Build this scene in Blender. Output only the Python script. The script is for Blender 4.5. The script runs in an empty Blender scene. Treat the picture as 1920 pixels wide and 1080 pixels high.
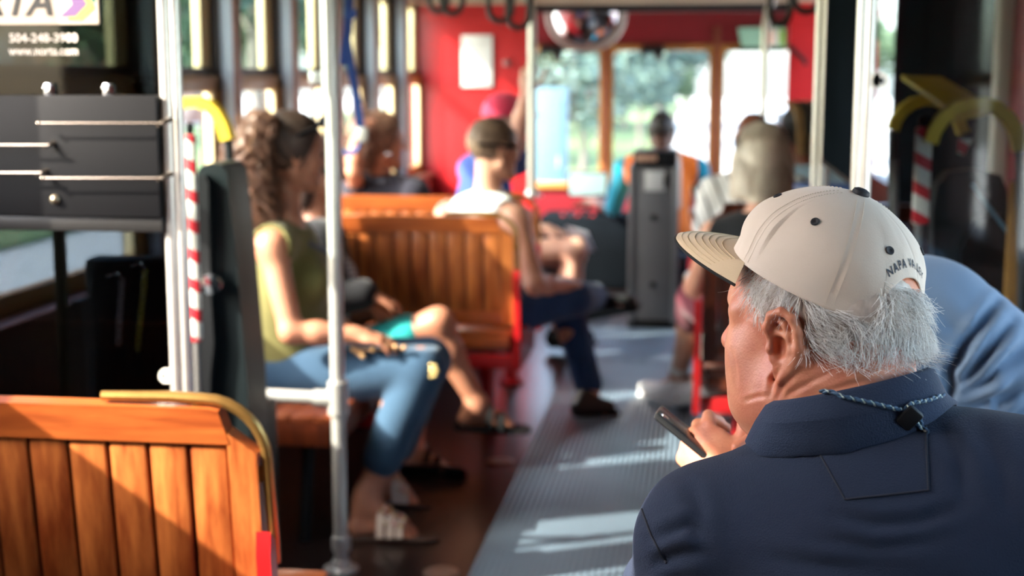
import bpy, bmesh, math, random
import numpy as np
from mathutils import Vector, Matrix, Euler
from mathutils.bvhtree import BVHTree
from mathutils import noise as mnoise

random.seed(7)
rng = np.random.default_rng(7)
scene = bpy.context.scene
COL = scene.collection
R = math.radians

# ------------------------------------------------------------------ camera
F_PX = 2650.0
VPX, VPY = 1320.0, 140.0            # where lines along the car meet
EYE = Vector((0.0, 0.0, 1.42))
pitch = math.atan((540 - VPY) / F_PX)
yaw = math.atan((VPX - 960) / F_PX * math.cos(pitch))
cam_d = bpy.data.cameras.new('camera')
cam = bpy.data.objects.new('camera', cam_d)
COL.objects.link(cam)
cam.location = EYE
cam.rotation_euler = (math.pi / 2 - pitch, 0, yaw)
cam_d.sensor_width = 36.0
cam_d.lens = F_PX / 1920 * 36.0
cam_d.clip_start = 0.05
cam_d.clip_end = 500
cam_d.dof.use_dof = True
cam_d.dof.focus_distance = 1.50
cam_d.dof.aperture_fstop = 4.2
scene.camera = cam
_M = Euler(cam.rotation_euler).to_matrix()

def at(px, py, Y):
    """the point of the car that stands at distance Y along the car and shows at this pixel"""
    d = _M @ Vector(((px - 960) / F_PX, (540 - py) / F_PX, -1.0))
    return EYE + d * (Y / d.y)

def on_floor(px, py):
    d = _M @ Vector(((px - 960) / F_PX, (540 - py) / F_PX, -1.0))
    return EYE + d * (-EYE.z / d.z)

# ------------------------------------------------------------------ world, sun, exposure
scene.view_settings.view_transform = 'Standard'
scene.view_settings.look = 'None'
scene.view_settings.gamma = 1.0
scene.view_settings.use_curve_mapping = False
scene.view_settings.exposure = 0.62

world = bpy.data.worlds.new('sky')
scene.world = world
world.use_nodes = True
wn = world.node_tree.nodes
wn.clear()
w_out = wn.new('ShaderNodeOutputWorld')
w_bg = wn.new('ShaderNodeBackground')
w_sky = wn.new('ShaderNodeTexSky')
w_sky.sky_type = 'NISHITA'
w_sky.sun_disc = False
w_sky.sun_elevation = R(38)
w_sky.sun_rotation = R(-120)
w_sky.air_density = 1.0
w_sky.dust_density = 3.0
w_sky.ozone_density = 1.0
w_bg.inputs['Strength'].default_value = 1.25
w_mix = wn.new('ShaderNodeMix')
w_mix.data_type = 'RGBA'
w_mix.blend_type = 'ADD'
w_mix.inputs[0].default_value = 1.0
w_mix.inputs[7].default_value = (0.42, 0.47, 0.52, 1)      # bright haze over the whole sky
world.node_tree.links.new(w_sky.outputs[0], w_mix.inputs[6])
world.node_tree.links.new(w_mix.outputs[2], w_bg.inputs[0])
world.node_tree.links.new(w_bg.outputs[0], w_out.inputs[0])

SUN_DIR = Vector((1.0, 0.52, -0.75)).normalized()
sun_d = bpy.data.lights.new('sun', 'SUN')
sun_d.energy = 14.5
sun_d.angle = R(0.6)
sun_d.color = (1.0, 0.90, 0.76)
sun = bpy.data.objects.new('sun', sun_d)
COL.objects.link(sun)
sun.location = (-8, -5, 8)
sun.rotation_euler = SUN_DIR.to_track_quat('-Z', 'Y').to_euler()

# ------------------------------------------------------------------ materials
MATS = {}

def srgb(r, g, b):
    def f(c):
        c = c / 255.0
        return c / 12.92 if c <= 0.04045 else ((c + 0.055) / 1.055) ** 2.4
    return (f(r), f(g), f(b), 1.0)

def mat(name, col, rough=0.6, metal=0.0, var=0.0, vscale=8.0, bump=0.0, bscale=60.0, stretch=(1, 1, 1),
        spec=0.5, sss=0.0, coat=0.0, island=0.0, emit=None, emit_s=0.0, sheen=0.0, col2=None):
    if name in MATS:
        return MATS[name]
    m = bpy.data.materials.new(name)
    m.use_nodes = True
    nt = m.node_tree
    n = nt.nodes
    L = nt.links
    b = n['Principled BSDF']
    b.inputs['Base Color'].default_value = col
    b.inputs['Roughness'].default_value = rough
    b.inputs['Metallic'].default_value = metal
    b.inputs['Specular IOR Level'].default_value = spec
    if coat:
        b.inputs['Coat Weight'].default_value = coat
        b.inputs['Coat Roughness'].default_value = 0.15
    if sheen:
        b.inputs['Sheen Weight'].default_value = sheen
    if sss:
        b.inputs['Subsurface Weight'].default_value = sss
        b.inputs['Subsurface Radius'].default_value = (0.012, 0.004, 0.002)
        b.inputs['Subsurface Scale'].default_value = 1.0
    if emit:
        b.inputs['Emission Color'].default_value = emit
        b.inputs['Emission Strength'].default_value = emit_s
    if var or bump or island:
        tc = n.new('ShaderNodeTexCoord')
        mp = n.new('ShaderNodeMapping')
        mp.inputs['Scale'].default_value = stretch
        L.new(tc.outputs['Object'], mp.inputs[0])
    if var or island:
        c2 = col2 or (col[0] * 0.45, col[1] * 0.42, col[2] * 0.4, 1)
        mix = n.new('ShaderNodeMix')
        mix.data_type = 'RGBA'
        mix.inputs[6].default_value = col
        mix.inputs[7].default_value = c2
        ns = n.new('ShaderNodeTexNoise')
        ns.inputs['Scale'].default_value = vscale
        ns.inputs['Detail'].default_value = 6
        ns.inputs['Roughness'].default_value = 0.6
        L.new(mp.outputs[0], ns.inputs[0])
        rp = n.new('ShaderNodeMapRange')
        rp.inputs[1].default_value = 0.35
        rp.inputs[2].default_value = 0.70
        rp.inputs[3].default_value = 0.0
        rp.inputs[4].default_value = var
        L.new(ns.outputs[0], rp.inputs[0])
        fac = rp.outputs[0]
        if island:
            ge = n.new('ShaderNodeNewGeometry')
            ml = n.new('ShaderNodeMath')
            ml.operation = 'MULTIPLY_ADD'
            ml.inputs[1].default_value = island
            L.new(ge.outputs['Random Per Island'], ml.inputs[0])
            L.new(fac, ml.inputs[2])
            fac = ml.outputs[0]
        L.new(fac, mix.inputs[0])
        L.new(mix.outputs[2], b.inputs['Base Color'])
    if bump:
        nb = n.new('ShaderNodeTexNoise')
        nb.inputs['Scale'].default_value = bscale
        nb.inputs['Detail'].default_value = 3
        L.new(mp.outputs[0], nb.inputs[0])
        bp = n.new('ShaderNodeBump')
        bp.inputs['Strength'].default_value = bump
        bp.inputs['Distance'].default_value = 0.01
        L.new(nb.outputs[0], bp.inputs['Height'])
        L.new(bp.outputs[0], b.inputs['Normal'])
    MATS[name] = m
    return m

def glass(name, tint, gloss=0.08, rough=0.02, gcol=(1, 1, 1, 1)):
    """a thin pane: see-through tint with a faint mirror"""
    if name in MATS:
        return MATS[name]
    m = bpy.data.materials.new(name)
    m.use_nodes = True
    nt = m.node_tree
    n = nt.nodes
    n.clear()
    o = n.new('ShaderNodeOutputMaterial')
    t = n.new('ShaderNodeBsdfTransparent')
    t.inputs[0].default_value = tint
    g = n.new('ShaderNodeBsdfGlossy')
    g.inputs['Roughness'].default_value = rough
    g.inputs[0].default_value = gcol
    mx = n.new('ShaderNodeMixShader')
    mx.inputs[0].default_value = gloss
    nt.links.new(t.outputs[0], mx.inputs[1])
    nt.links.new(g.outputs[0], mx.inputs[2])
    nt.links.new(mx.outputs[0], o.inputs[0])
    MATS[name] = m
    return m

def stripes_mat(name, cols, axis, scale, slope=0.0, rough=0.5):
    """repeating stripes of colours along an object axis; slope leans them"""
    m = bpy.data.materials.new(name)
    m.use_nodes = True
    nt = m.node_tree
    n = nt.nodes
    L = nt.links
    b = n['Principled BSDF']
    b.inputs['Roughness'].default_value = rough
    tc = n.new('ShaderNodeTexCoord')
    dt = n.new('ShaderNodeVectorMath')
    dt.operation = 'DOT_PRODUCT'
    dt.inputs[1].default_value = axis
    L.new(tc.outputs['Object'], dt.inputs[0])
    ml = n.new('ShaderNodeMath')
    ml.operation = 'MULTIPLY'
    ml.inputs[1].default_value = scale
    L.new(dt.outputs['Value'], ml.inputs[0])
    fr = n.new('ShaderNodeMath')
    fr.operation = 'FRACT'
    L.new(ml.outputs[0], fr.inputs[0])
    rp = n.new('ShaderNodeValToRGB')
    rp.color_ramp.interpolation = 'CONSTANT'
    el = rp.color_ramp.elements
    el[0].position = 0.0
    el[0].color = cols[0]
    el[1].position = cols[1][1]
    el[1].color = cols[1][0]
    for c, p in cols[2:]:
        e = el.new(p)
        e.color = c
    L.new(fr.outputs[0], rp.inputs[0])
    L.new(rp.outputs[0], b.inputs['Base Color'])
    MATS[name] = m
    return m

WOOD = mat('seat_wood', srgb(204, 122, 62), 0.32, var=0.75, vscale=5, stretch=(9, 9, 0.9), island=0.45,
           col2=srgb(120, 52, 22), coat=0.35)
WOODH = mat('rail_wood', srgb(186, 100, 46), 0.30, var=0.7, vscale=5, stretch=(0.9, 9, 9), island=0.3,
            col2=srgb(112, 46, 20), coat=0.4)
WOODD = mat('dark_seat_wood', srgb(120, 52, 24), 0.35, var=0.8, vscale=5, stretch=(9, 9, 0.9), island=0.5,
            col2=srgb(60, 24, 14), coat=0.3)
OAK = mat('oak_sash', srgb(162, 118, 58), 0.4, var=0.6, vscale=6, stretch=(6, 6, 1), col2=srgb(120, 72, 26))
CREAM = mat('cream_sash', srgb(214, 194, 150), 0.5, var=0.3, vscale=6, col2=srgb(170, 146, 100))
BROWN = mat('brown_trim', srgb(118, 66, 46), 0.45, var=0.5, vscale=8, stretch=(5, 5, 1))
DARKB = mat('dark_brown', srgb(58, 44, 38), 0.5, var=0.4)
GREYP = mat('pilaster_grey', srgb(168, 172, 180), 0.35, var=0.15)
RED = mat('red_paint', srgb(188, 32, 36), 0.35, var=0.25, vscale=3, col2=srgb(150, 20, 24))
REDM = mat('red_iron', srgb(186, 24, 28), 0.35, var=0.35, vscale=14, coat=0.3)
BEIGE = mat('ceiling_beige', srgb(176, 156, 132), 0.6, var=0.25, vscale=3)
STEEL = mat('brushed_steel', srgb(225, 222, 216), 0.28, metal=0.55, var=0.15, vscale=30)
CHROME = mat('chrome', srgb(230, 230, 232), 0.12, metal=1.0)
BRASS = mat('brass', srgb(190, 148, 84), 0.32, metal=0.85, var=0.4, vscale=25)
BLACKP = mat('black_plastic', srgb(20, 21, 24), 0.55, var=0.2, bump=0.05, bscale=200, spec=0.2)
BLACKM = mat('black_matte', srgb(13, 13, 15), 0.65, spec=0.3)
LIFTG = mat('lift_green_black', srgb(18, 27, 30), 0.5, var=0.3, spec=0.25)
YELLOW = mat('yellow_pad', srgb(236, 196, 44), 0.5, var=0.2, vscale=12, col2=srgb(200, 150, 20))
WHITEP = mat('white_print', srgb(238, 236, 230), 0.5)
FLOORM = mat('dark_floor', srgb(34, 24, 22), 0.3, var=0.5, vscale=3, bump=0.03, bscale=40)
CONSOLE = mat('console_grey', srgb(96, 95, 99), 0.5, metal=0.1, var=0.2, vscale=6, bump=0.02)

# ------------------------------------------------------------------ object helpers
def link(name, me, m=None, parent=None, smooth=True):
    o = bpy.data.objects.new(name, me)
    COL.objects.link(o)
    if m is not None and not me.materials:
        me.materials.append(m)
    if parent is not None:
        o.parent = parent
    if smooth:
        me.polygons.foreach_set('use_smooth', [True] * len(me.polygons))
    return o

def tag(o, label=None, cat=None, group=None, kind=None):
    if label:
        o['label'] = label
    if cat:
        o['category'] = cat
    if group:
        o['group'] = group
    if kind:
        o['kind'] = kind
    return o

def empty(name, loc=(0, 0, 0), rz=0.0, label=None, cat=None, group=None, kind=None):
    o = bpy.data.objects.new(name, None)
    COL.objects.link(o)
    o.location = loc
    o.rotation_euler = (0, 0, rz)
    o.empty_display_size = 0.1
    return tag(o, label, cat, group, kind)

def copy_tree(o, parent=None):
    c = o.copy()
    COL.objects.link(c)
    if parent is not None:
        c.parent = parent
        c.matrix_parent_inverse = o.matrix_parent_inverse.copy()
    for ch in list(o.children):
        copy_tree(ch, c)
    return c

def frame_for(d):
    d = Vector(d).normalized()
    up = Vector((0, 0, 1)) if abs(d.z) < 0.95 else Vector((1, 0, 0))
    a = d.cross(up).normalized()
    b = a.cross(d).normalized()
    return a, b

class MB:
    """collects simple shapes and links them as one mesh"""
    def __init__(self):
        self.v = []
        self.f = []
        self.mi = []
        self.cur = 0
    def add(self, vs, fs):
        o = len(self.v)
        self.v += [tuple(p) for p in vs]
        self.f += [tuple(i + o for i in f) for f in fs]
        self.mi += [self.cur] * len(fs)
        return self
    def box(self, lo, hi, bev=0.0, M=None):
        x0, y0, z0 = lo
        x1, y1, z1 = hi
        if x0 > x1: x0, x1 = x1, x0
        if y0 > y1: y0, y1 = y1, y0
        if z0 > z1: z0, z1 = z1, z0
        bev = min(bev, (x1 - x0) * .45, (y1 - y0) * .45, (z1 - z0) * .45)
        if bev <= 0:
            vs = [(x, y, z) for z in (z0, z1) for y in (y0, y1) for x in (x0, x1)]
            fs = [(0, 2, 3, 1), (4, 5, 7, 6), (0, 1, 5, 4), (2, 6, 7, 3), (0, 4, 6, 2), (1, 3, 7, 5)]
        else:
            b = bmesh.new()
            bmesh.ops.create_cube(b, size=1.0)
            for v in b.verts:
                v.co = Vector(((x0 + x1) / 2 + v.co.x * (x1 - x0), (y0 + y1) / 2 + v.co.y * (y1 - y0),
                               (z0 + z1) / 2 + v.co.z * (z1 - z0)))
            bmesh.ops.bevel(b, geom=list(b.edges), offset=bev, segments=2, affect='EDGES', profile=0.5)
            b.verts.index_update()
            vs = [v.co.copy() for v in b.verts]
            fs = [[v.index for v in f.verts] for f in b.faces]
            b.free()
        if M is not None:
            vs = [M @ Vector(p) for p in vs]
        return self.add(vs, fs)
    def tube(self, pts, rad, seg=12, closed=False, cap=True, flat=1.0, up=None):
        pts = [Vector(p) for p in pts]
        n = len(pts)
        rads = rad if isinstance(rad, (list, tuple)) else [rad] * n
        vs = []
        pa = None
        for i, p in enumerate(pts):
            if closed:
                d = pts[(i + 1) % n] - pts[i - 1]
            else:
                d = pts[min(i + 1, n - 1)] - pts[max(i - 1, 0)]
            d.normalize()
            if up is not None:
                a = d.cross(Vector(up)).normalized()
            elif pa is None:
                a, _ = frame_for(d)
            else:
                a = (pa - d * pa.dot(d)).normalized()
            b = d.cross(a).normalized()
            pa = a
            for k in range(seg):
                t = 2 * math.pi * k / seg
                vs.append(p + (a * math.cos(t) + b * math.sin(t) * flat) * rads[i])
        fs = []
        m = n if closed else n - 1
        for i in range(m):
            j = (i + 1) % n
            for k in range(seg):
                l = (k + 1) % seg
                fs.append((i * seg + k, i * seg + l, j * seg + l, j * seg + k))
        if cap and not closed:
            fs.append(tuple(range(seg))[::-1])
            fs.append(tuple((n - 1) * seg + k for k in range(seg)))
        return self.add(vs, fs)
    def band(self, pts, w, t, side):
        """flat strap along pts: width w along `side`, thickness t"""
        pts = [Vector(p) for p in pts]
        s = Vector(side).normalized()
        vs = []
        n = len(pts)
        for i, p in enumerate(pts):
            d = (pts[min(i + 1, n - 1)] - pts[max(i - 1, 0)]).normalized()
            nn = d.cross(s).normalized()
            for a, b in ((-1, -1), (1, -1), (1, 1), (-1, 1)):
                vs.append(p + s * (a * w / 2) + nn * (b * t / 2))
        fs = []
        for i in range(n - 1):
            for k in range(4):
                l = (k + 1) % 4
                fs.append((i * 4 + k, i * 4 + l, i * 4 + 4 + l, i * 4 + 4 + k))
        fs += [(3, 2, 1, 0), tuple((n - 1) * 4 + k for k in range(4))]
        return self.add(vs, fs)
    def prism(self, poly, d0, d1, axis='y'):
        """polygon (a,b) swept along axis from d0 to d1"""
        def P(a, b, d):
            return {'y': (a, d, b), 'x': (d, a, b), 'z': (a, b, d)}[axis]
        n = len(poly)
        vs = [P(a, b, d0) for a, b in poly] + [P(a, b, d1) for a, b in poly]
        fs = [tuple(range(n)), tuple(range(2 * n - 1, n - 1, -1))]
        fs += [(i, (i + 1) % n, (i + 1) % n + n, i + n) for i in range(n)]
        return self.add(vs, fs)
    def lathe(self, prof, c, seg=20, axis=(0, 0, 1)):
        A = Vector(axis).normalized()
        a, b = frame_for(A)
        c = Vector(c)
        vs = []
        for r, h in prof:
            for k in range(seg):
                t = 2 * math.pi * k / seg
                vs.append(c + A * h + (a * math.cos(t) + b * math.sin(t)) * max(r, 1e-5))
        fs = []
        for i in range(len(prof) - 1):
            for k in range(seg):
                l = (k + 1) % seg
                fs.append((i * seg + k, i * seg + l, i * seg + seg + l, i * seg + seg + k))
        fs.append(tuple(range(seg))[::-1])
        fs.append(tuple((len(prof) - 1) * seg + k for k in range(seg)))
        return self.add(vs, fs)
    def ell(self, c, r, seg=16, rings=10, M=None):
        c = Vector(c)
        r = (r, r, r) if not hasattr(r, '__len__') else r
        vs = []
        for i in range(rings + 1):
            th = math.pi * i / rings
            for k in range(seg):
                t = 2 * math.pi * k / seg
                p = Vector((r[0] * math.sin(th) * math.cos(t), r[1] * math.sin(th) * math.sin(t), r[2] * math.cos(th)))
                vs.append(c + (M @ p if M is not None else p))
        fs = []
        for i in range(rings):
            for k in range(seg):
                l = (k + 1) % seg
                fs.append((i * seg + k, i * seg + l, i * seg + seg + l, i * seg + seg + k))
        return self.add(vs, fs)
    def build(self, name, m, parent=None, smooth=True, angle=35, off=None):
        me = bpy.data.meshes.new(name)
        off = Vector(off) if off is not None else Vector((0, 0, 0))
        me.from_pydata([Vector(p) - off for p in self.v], [], self.f)
        if len(self.mi) == len(me.polygons) and max(self.mi, default=0) > 0:
            me.polygons.foreach_set('material_index', self.mi)
        b = bmesh.new()
        b.from_mesh(me)
        bmesh.ops.remove_doubles(b, verts=b.verts, dist=1e-6)
        bmesh.ops.recalc_face_normals(b, faces=b.faces)
        b.to_mesh(me)
        b.free()
        ms = m if isinstance(m, (list, tuple)) else [m]
        for x in ms:
            me.materials.append(x)
        o = link(name, me, None, parent, smooth)
        if smooth:
            try:
                me.set_sharp_from_angle(angle=R(angle))
            except Exception:
                pass
        return o

def text_mesh(name, body, size, m, parent, loc, rot, extrude=0.0006, shear=0.0, align='LEFT', space=1.0, bold=0.0, sx=1.0):
    cu = bpy.data.curves.new('text', 'FONT')
    cu.body = body
    cu.size = size
    cu.shear = shear
    cu.extrude = extrude
    cu.offset = bold
    cu.align_x = align
    cu.space_character = space
    t = bpy.data.objects.new('text', cu)
    COL.objects.link(t)
    dg = bpy.context.evaluated_depsgraph_get()
    me = bpy.data.meshes.new_from_object(t.evaluated_get(dg))
    bpy.data.objects.remove(t)
    bpy.data.curves.remove(cu)
    me.name = name
    me.materials.clear()
    Mx = Matrix.Translation(loc) @ Euler(rot).to_matrix().to_4x4() @ Matrix.Diagonal((sx, 1, 1, 1))
    me.transform(Mx)
    return link(name, me, m, parent, smooth=False)

# ------------------------------------------------------------------ soft bodies: blended volumes turned into one surface
def nrm(v):
    v = np.asarray(v, float)
    return v / np.linalg.norm(v)

def CAP(a, b, ra, rb=None, k=None):
    return ('cap', np.array(a, float), np.array(b, float), ra, ra if rb is None else rb, k)

def ELL(c, r, rot=None, k=None):
    return ('ell', np.array(c, float), np.array(r, float), rot, None, k)

def CUT(c, r, rot=None, k=None):
    return ('cut', np.array(c, float), np.array(r, float), rot, None, k)

def prim_eval(p, X, Y, Z):
    t = p[0]
    if t == 'cap':
        a, b, ra, rb = p[1:5]
        ab = b - a
        l2 = max(float(ab @ ab), 1e-12)
        px, py, pz = X - a[0], Y - a[1], Z - a[2]
        h = np.clip((px * ab[0] + py * ab[1] + pz * ab[2]) / l2, 0, 1)
        return np.sqrt((px - h * ab[0]) ** 2 + (py - h * ab[1]) ** 2 + (pz - h * ab[2]) ** 2) - (ra + (rb - ra) * h)
    c, r, rot = p[1:4]
    x, y, z = X - c[0], Y - c[1], Z - c[2]
    if rot is not None:      # rows of rot = local axes
        x, y, z = (rot[0][0] * x + rot[0][1] * y + rot[0][2] * z, rot[1][0] * x + rot[1][1] * y + rot[1][2] * z,
                   rot[2][0] * x + rot[2][1] * y + rot[2][2] * z)
    k0 = np.sqrt((x / r[0]) ** 2 + (y / r[1]) ** 2 + (z / r[2]) ** 2) + 1e-9
    k1 = np.sqrt((x / r[0] ** 2) ** 2 + (y / r[1] ** 2) ** 2 + (z / r[2] ** 2) ** 2) + 1e-9
    return k0 * (k0 - 1.0) / k1

def prim_box(p, grow):
    if p[0] == 'cap':
        a, b, ra, rb = p[1:5]
        m = max(ra, rb) + grow
        return np.minimum(a, b) - m, np.maximum(a, b) + m
    m = float(np.max(p[2])) + grow
    return p[1] - m, p[1] + m

def volume(prims, h, k=0.02, clips=(), lo=None, hi=None, post=None):
    """blend prims (later ones onto earlier), keep the side of each clip plane (point, normal) facing away from normal"""
    bs = [prim_box(p, 0.0) for p in prims if p[0] != 'cut']
    L0 = np.min([b[0] for b in bs], axis=0) - 3 * h if lo is None else np.array(lo, float)
    H0 = np.max([b[1] for b in bs], axis=0) + 3 * h if hi is None else np.array(hi, float)
    n = np.ceil((H0 - L0) / h).astype(int) + 1
    Fd = np.full(n, 1.0, np.float32)
    ax = [L0[i] + h * np.arange(n[i]) for i in range(3)]
    for p in prims:
        kk = p[5] if p[5] is not None else k
        b0, b1 = prim_box(p, kk + 2 * h)
        i0 = np.clip(np.floor((b0 - L0) / h).astype(int), 0, n)
        i1 = np.clip(np.ceil((b1 - L0) / h).astype(int) + 1, 0, n)
        if np.any(i1 <= i0):
            continue
        sl = tuple(slice(i0[i], i1[i]) for i in range(3))
        X = ax[0][sl[0]][:, None, None]
        Y = ax[1][sl[1]][None, :, None]
        Z = ax[2][sl[2]][None, None, :]
        d = prim_eval(p, X, Y, Z)
        a = Fd[sl]
        if p[0] == 'cut':
            d = -d
            hh = np.maximum(kk - np.abs(a - d), 0) / max(kk, 1e-6)
            Fd[sl] = np.maximum(a, d) + hh * hh * kk * 0.25
        else:
            hh = np.maximum(kk - np.abs(a - d), 0) / max(kk, 1e-6)
            Fd[sl] = np.minimum(a, d) - hh * hh * kk * 0.25
    X = ax[0][:, None, None]
    Y = ax[1][None, :, None]
    Z = ax[2][None, None, :]
    if post is not None:
        Fd = post(Fd, X, Y, Z)
    for c, nn in clips:
        nn = nrm(nn)
        Fd = np.maximum(Fd, (X - c[0]) * nn[0] + (Y - c[1]) * nn[1] + (Z - c[2]) * nn[2])
    Fd[0], Fd[-1] = 1, 1
    Fd[:, 0], Fd[:, -1] = 1, 1
    Fd[:, :, 0], Fd[:, :, -1] = 1, 1
    return surface(Fd, L0, h)

def surface(Fd, org, h):
    s = Fd < 0
    nx, ny, nz = Fd.shape
    cnt = np.zeros((nx - 1, ny - 1, nz - 1), np.int8)
    for i in (0, 1):
        for j in (0, 1):
            for k in (0, 1):
                cnt += s[i:nx - 1 + i, j:ny - 1 + j, k:nz - 1 + k]
    act = (cnt > 0) & (cnt < 8)
    I = np.argwhere(act)
    idx = np.full(act.shape, -1, np.int64)
    idx[act] = np.arange(len(I))
    cv = np.stack([Fd[I[:, 0] + a, I[:, 1] + b, I[:, 2] + c] for a in (0, 1) for b in (0, 1) for c in (0, 1)], 1).astype(float)
    co = np.array([(a, b, c) for a in (0, 1) for b in (0, 1) for c in (0, 1)], float)
    acc = np.zeros((len(I), 3))
    num = np.zeros(len(I))
    for a in range(8):
        for b in range(a + 1, 8):
            if np.abs(co[a] - co[b]).sum() != 1:
                continue
            m = (cv[:, a] < 0) != (cv[:, b] < 0)
            t = np.where(m, cv[:, a] / np.where(m, cv[:, a] - cv[:, b], 1), 0)
            acc += m[:, None] * (co[a] + t[:, None] * (co[b] - co[a]))
            num += m
    V = org + h * (I + acc / np.maximum(num, 1)[:, None])
    quads = []
    for axis in range(3):
        o1, o2 = [(1, 2), (2, 0), (0, 1)][axis]
        sa = [slice(None)] * 3
        sb = [slice(None)] * 3
        sa[axis] = slice(0, -1)
        sb[axis] = slice(1, None)
        A, B = s[tuple(sa)], s[tuple(sb)]
        e = np.argwhere(A != B)
        e = e[(e[:, o1] >= 1) & (e[:, o2] >= 1) & (e[:, o1] < Fd.shape[o1] - 1) & (e[:, o2] < Fd.shape[o2] - 1)]
        flip = A[e[:, 0], e[:, 1], e[:, 2]]
        u1 = np.zeros(3, int); u1[o1] = 1
        u2 = np.zeros(3, int); u2[o2] = 1
        q = [e - u1 - u2, e - u2, e, e - u1]
        q = np.stack([idx[c[:, 0], c[:, 1], c[:, 2]] for c in q], 1)
        q[~flip] = q[~flip][:, ::-1]
        quads.append(q)
    return V, np.concatenate(quads)

def smooth_mesh(V, Q, it=2, lam=0.5):
    n = len(V)
    e = np.concatenate([Q[:, [0, 1]], Q[:, [1, 2]], Q[:, [2, 3]], Q[:, [3, 0]]])
    for _ in range(it):
        S = np.zeros_like(V)
        C = np.zeros(n)
        for c in range(3):
            S[:, c] = np.bincount(e[:, 0], V[e[:, 1], c], n) + np.bincount(e[:, 1], V[e[:, 0], c], n)
        C = np.bincount(e[:, 0], minlength=n) + np.bincount(e[:, 1], minlength=n)
        V = V + lam * (S / np.maximum(C, 1)[:, None] - V)
    return V

def np_mesh(name, V, Q, m, parent=None, off=(0, 0, 0)):
    me = bpy.data.meshes.new(name)
    V = np.asarray(V) - np.asarray(off, float)
    Q = np.asarray(Q)
    me.vertices.add(len(V))
    me.vertices.foreach_set('co', V.astype(np.float32).ravel())
    k = Q.shape[1]
    me.loops.add(len(Q) * k)
    me.loops.foreach_set('vertex_index', Q.astype(np.int32).ravel())
    me.polygons.add(len(Q))
    me.polygons.foreach_set('loop_start', np.arange(0, len(Q) * k, k, dtype=np.int32))
    me.update(calc_edges=True)
    me.validate()
    return link(name, me, m, parent)

def soft(name, prims, h, m, parent, k=0.02, clips=(), it=2, post=None, off=(0, 0, 0)):
    V, Q = volume(prims, h, k, clips, post=post)
    V = smooth_mesh(V, Q, it)
    return np_mesh(name, V, Q, m, parent, off)

def strands(name, paths, rad, m, parent, off=(0, 0, 0), seg=3):
    """many thin hair strands as one mesh; paths: array (n, p, 3)"""
    P = np.asarray(paths, float)
    n, p, _ = P.shape
    D = np.gradient(P, axis=1)
    D /= np.linalg.norm(D, axis=2, keepdims=True) + 1e-9
    ref = np.array([0.31, 0.22, 0.92])
    A = np.cross(D, ref)
    A /= np.linalg.norm(A, axis=2, keepdims=True) + 1e-9
    B = np.cross(D, A)
    tap = np.linspace(1.0, 0.35, p)[None, :, None] * np.asarray(rad).reshape(-1, 1, 1)
    ring = []
    for s_ in range(seg):
        t = 2 * math.pi * s_ / seg
        ring.append(P + (A * math.cos(t) + B * math.sin(t)) * tap)
    V = np.stack(ring, 2).reshape(-1, 3)
    base = (np.arange(n)[:, None, None] * p + np.arange(p - 1)[None, :, None]) * seg
    k0 = np.arange(seg)[None, None, :]
    k1 = (k0 + 1) % seg
    Q = np.stack([base + k0, base + k1, base + seg + k1, base + seg + k0], -1).reshape(-1, 4)
    return np_mesh(name, V, Q, m, parent, off)
# ================================================================== the car: setting
XL, XR = -1.65, 0.95          # inner faces of the side posts
XO = -1.74                    # plane of the panes
YB, YW = 8.55, 10.1           # bulkhead, windscreen
ZC = 2.32
WALLC = mat('wall_cream', srgb(168, 150, 122), 0.55, var=0.3, vscale=4)
WALLW = mat('wall_wood', srgb(92, 46, 28), 0.45, var=0.6, vscale=5, stretch=(5, 5, 1))
RUBBER = mat('ribbed_rubber', srgb(122, 142, 160), 0.32, var=0.55, vscale=1.6, col2=srgb(84, 96, 108))
def _ribs(m):
    nt = m.node_tree; n = nt.nodes; L = nt.links
    tc = n.new('ShaderNodeTexCoord')
    w = n.new('ShaderNodeTexWave')
    w.wave_type = 'BANDS'; w.bands_direction = 'X'
    w.inputs['Scale'].default_value = 16.0
    L.new(tc.outputs['Object'], w.inputs[0])
    bp = n.new('ShaderNodeBump')
    bp.inputs['Strength'].default_value = 0.9
    bp.inputs['Distance'].default_value = 0.006
    L.new(w.outputs['Fac'], bp.inputs['Height'])
    L.new(bp.outputs[0], n['Principled BSDF'].inputs['Normal'])
_ribs(RUBBER)

tag(MB().box((-1.78, -1.3, -0.12), (1.03, YW + .1, 0.0)).build('floor', FLOORM, smooth=False), kind='structure')
tag(MB().box((-0.640, -1.2, 0.0), (0.0, 7.88, 0.006), .002).build('trim_1', RUBBER), kind='structure')
c = MB().box((-1.78, -1.3, ZC), (1.03, YW + .1, ZC + .06))
c.box((-1.74, 2.7, 1.95), (-1.5, YB, ZC)).box((0.8, 2.7, 1.95), (1.0, YB, ZC))
tag(c.build('ceiling', BEIGE, smooth=False), kind='structure')

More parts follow.
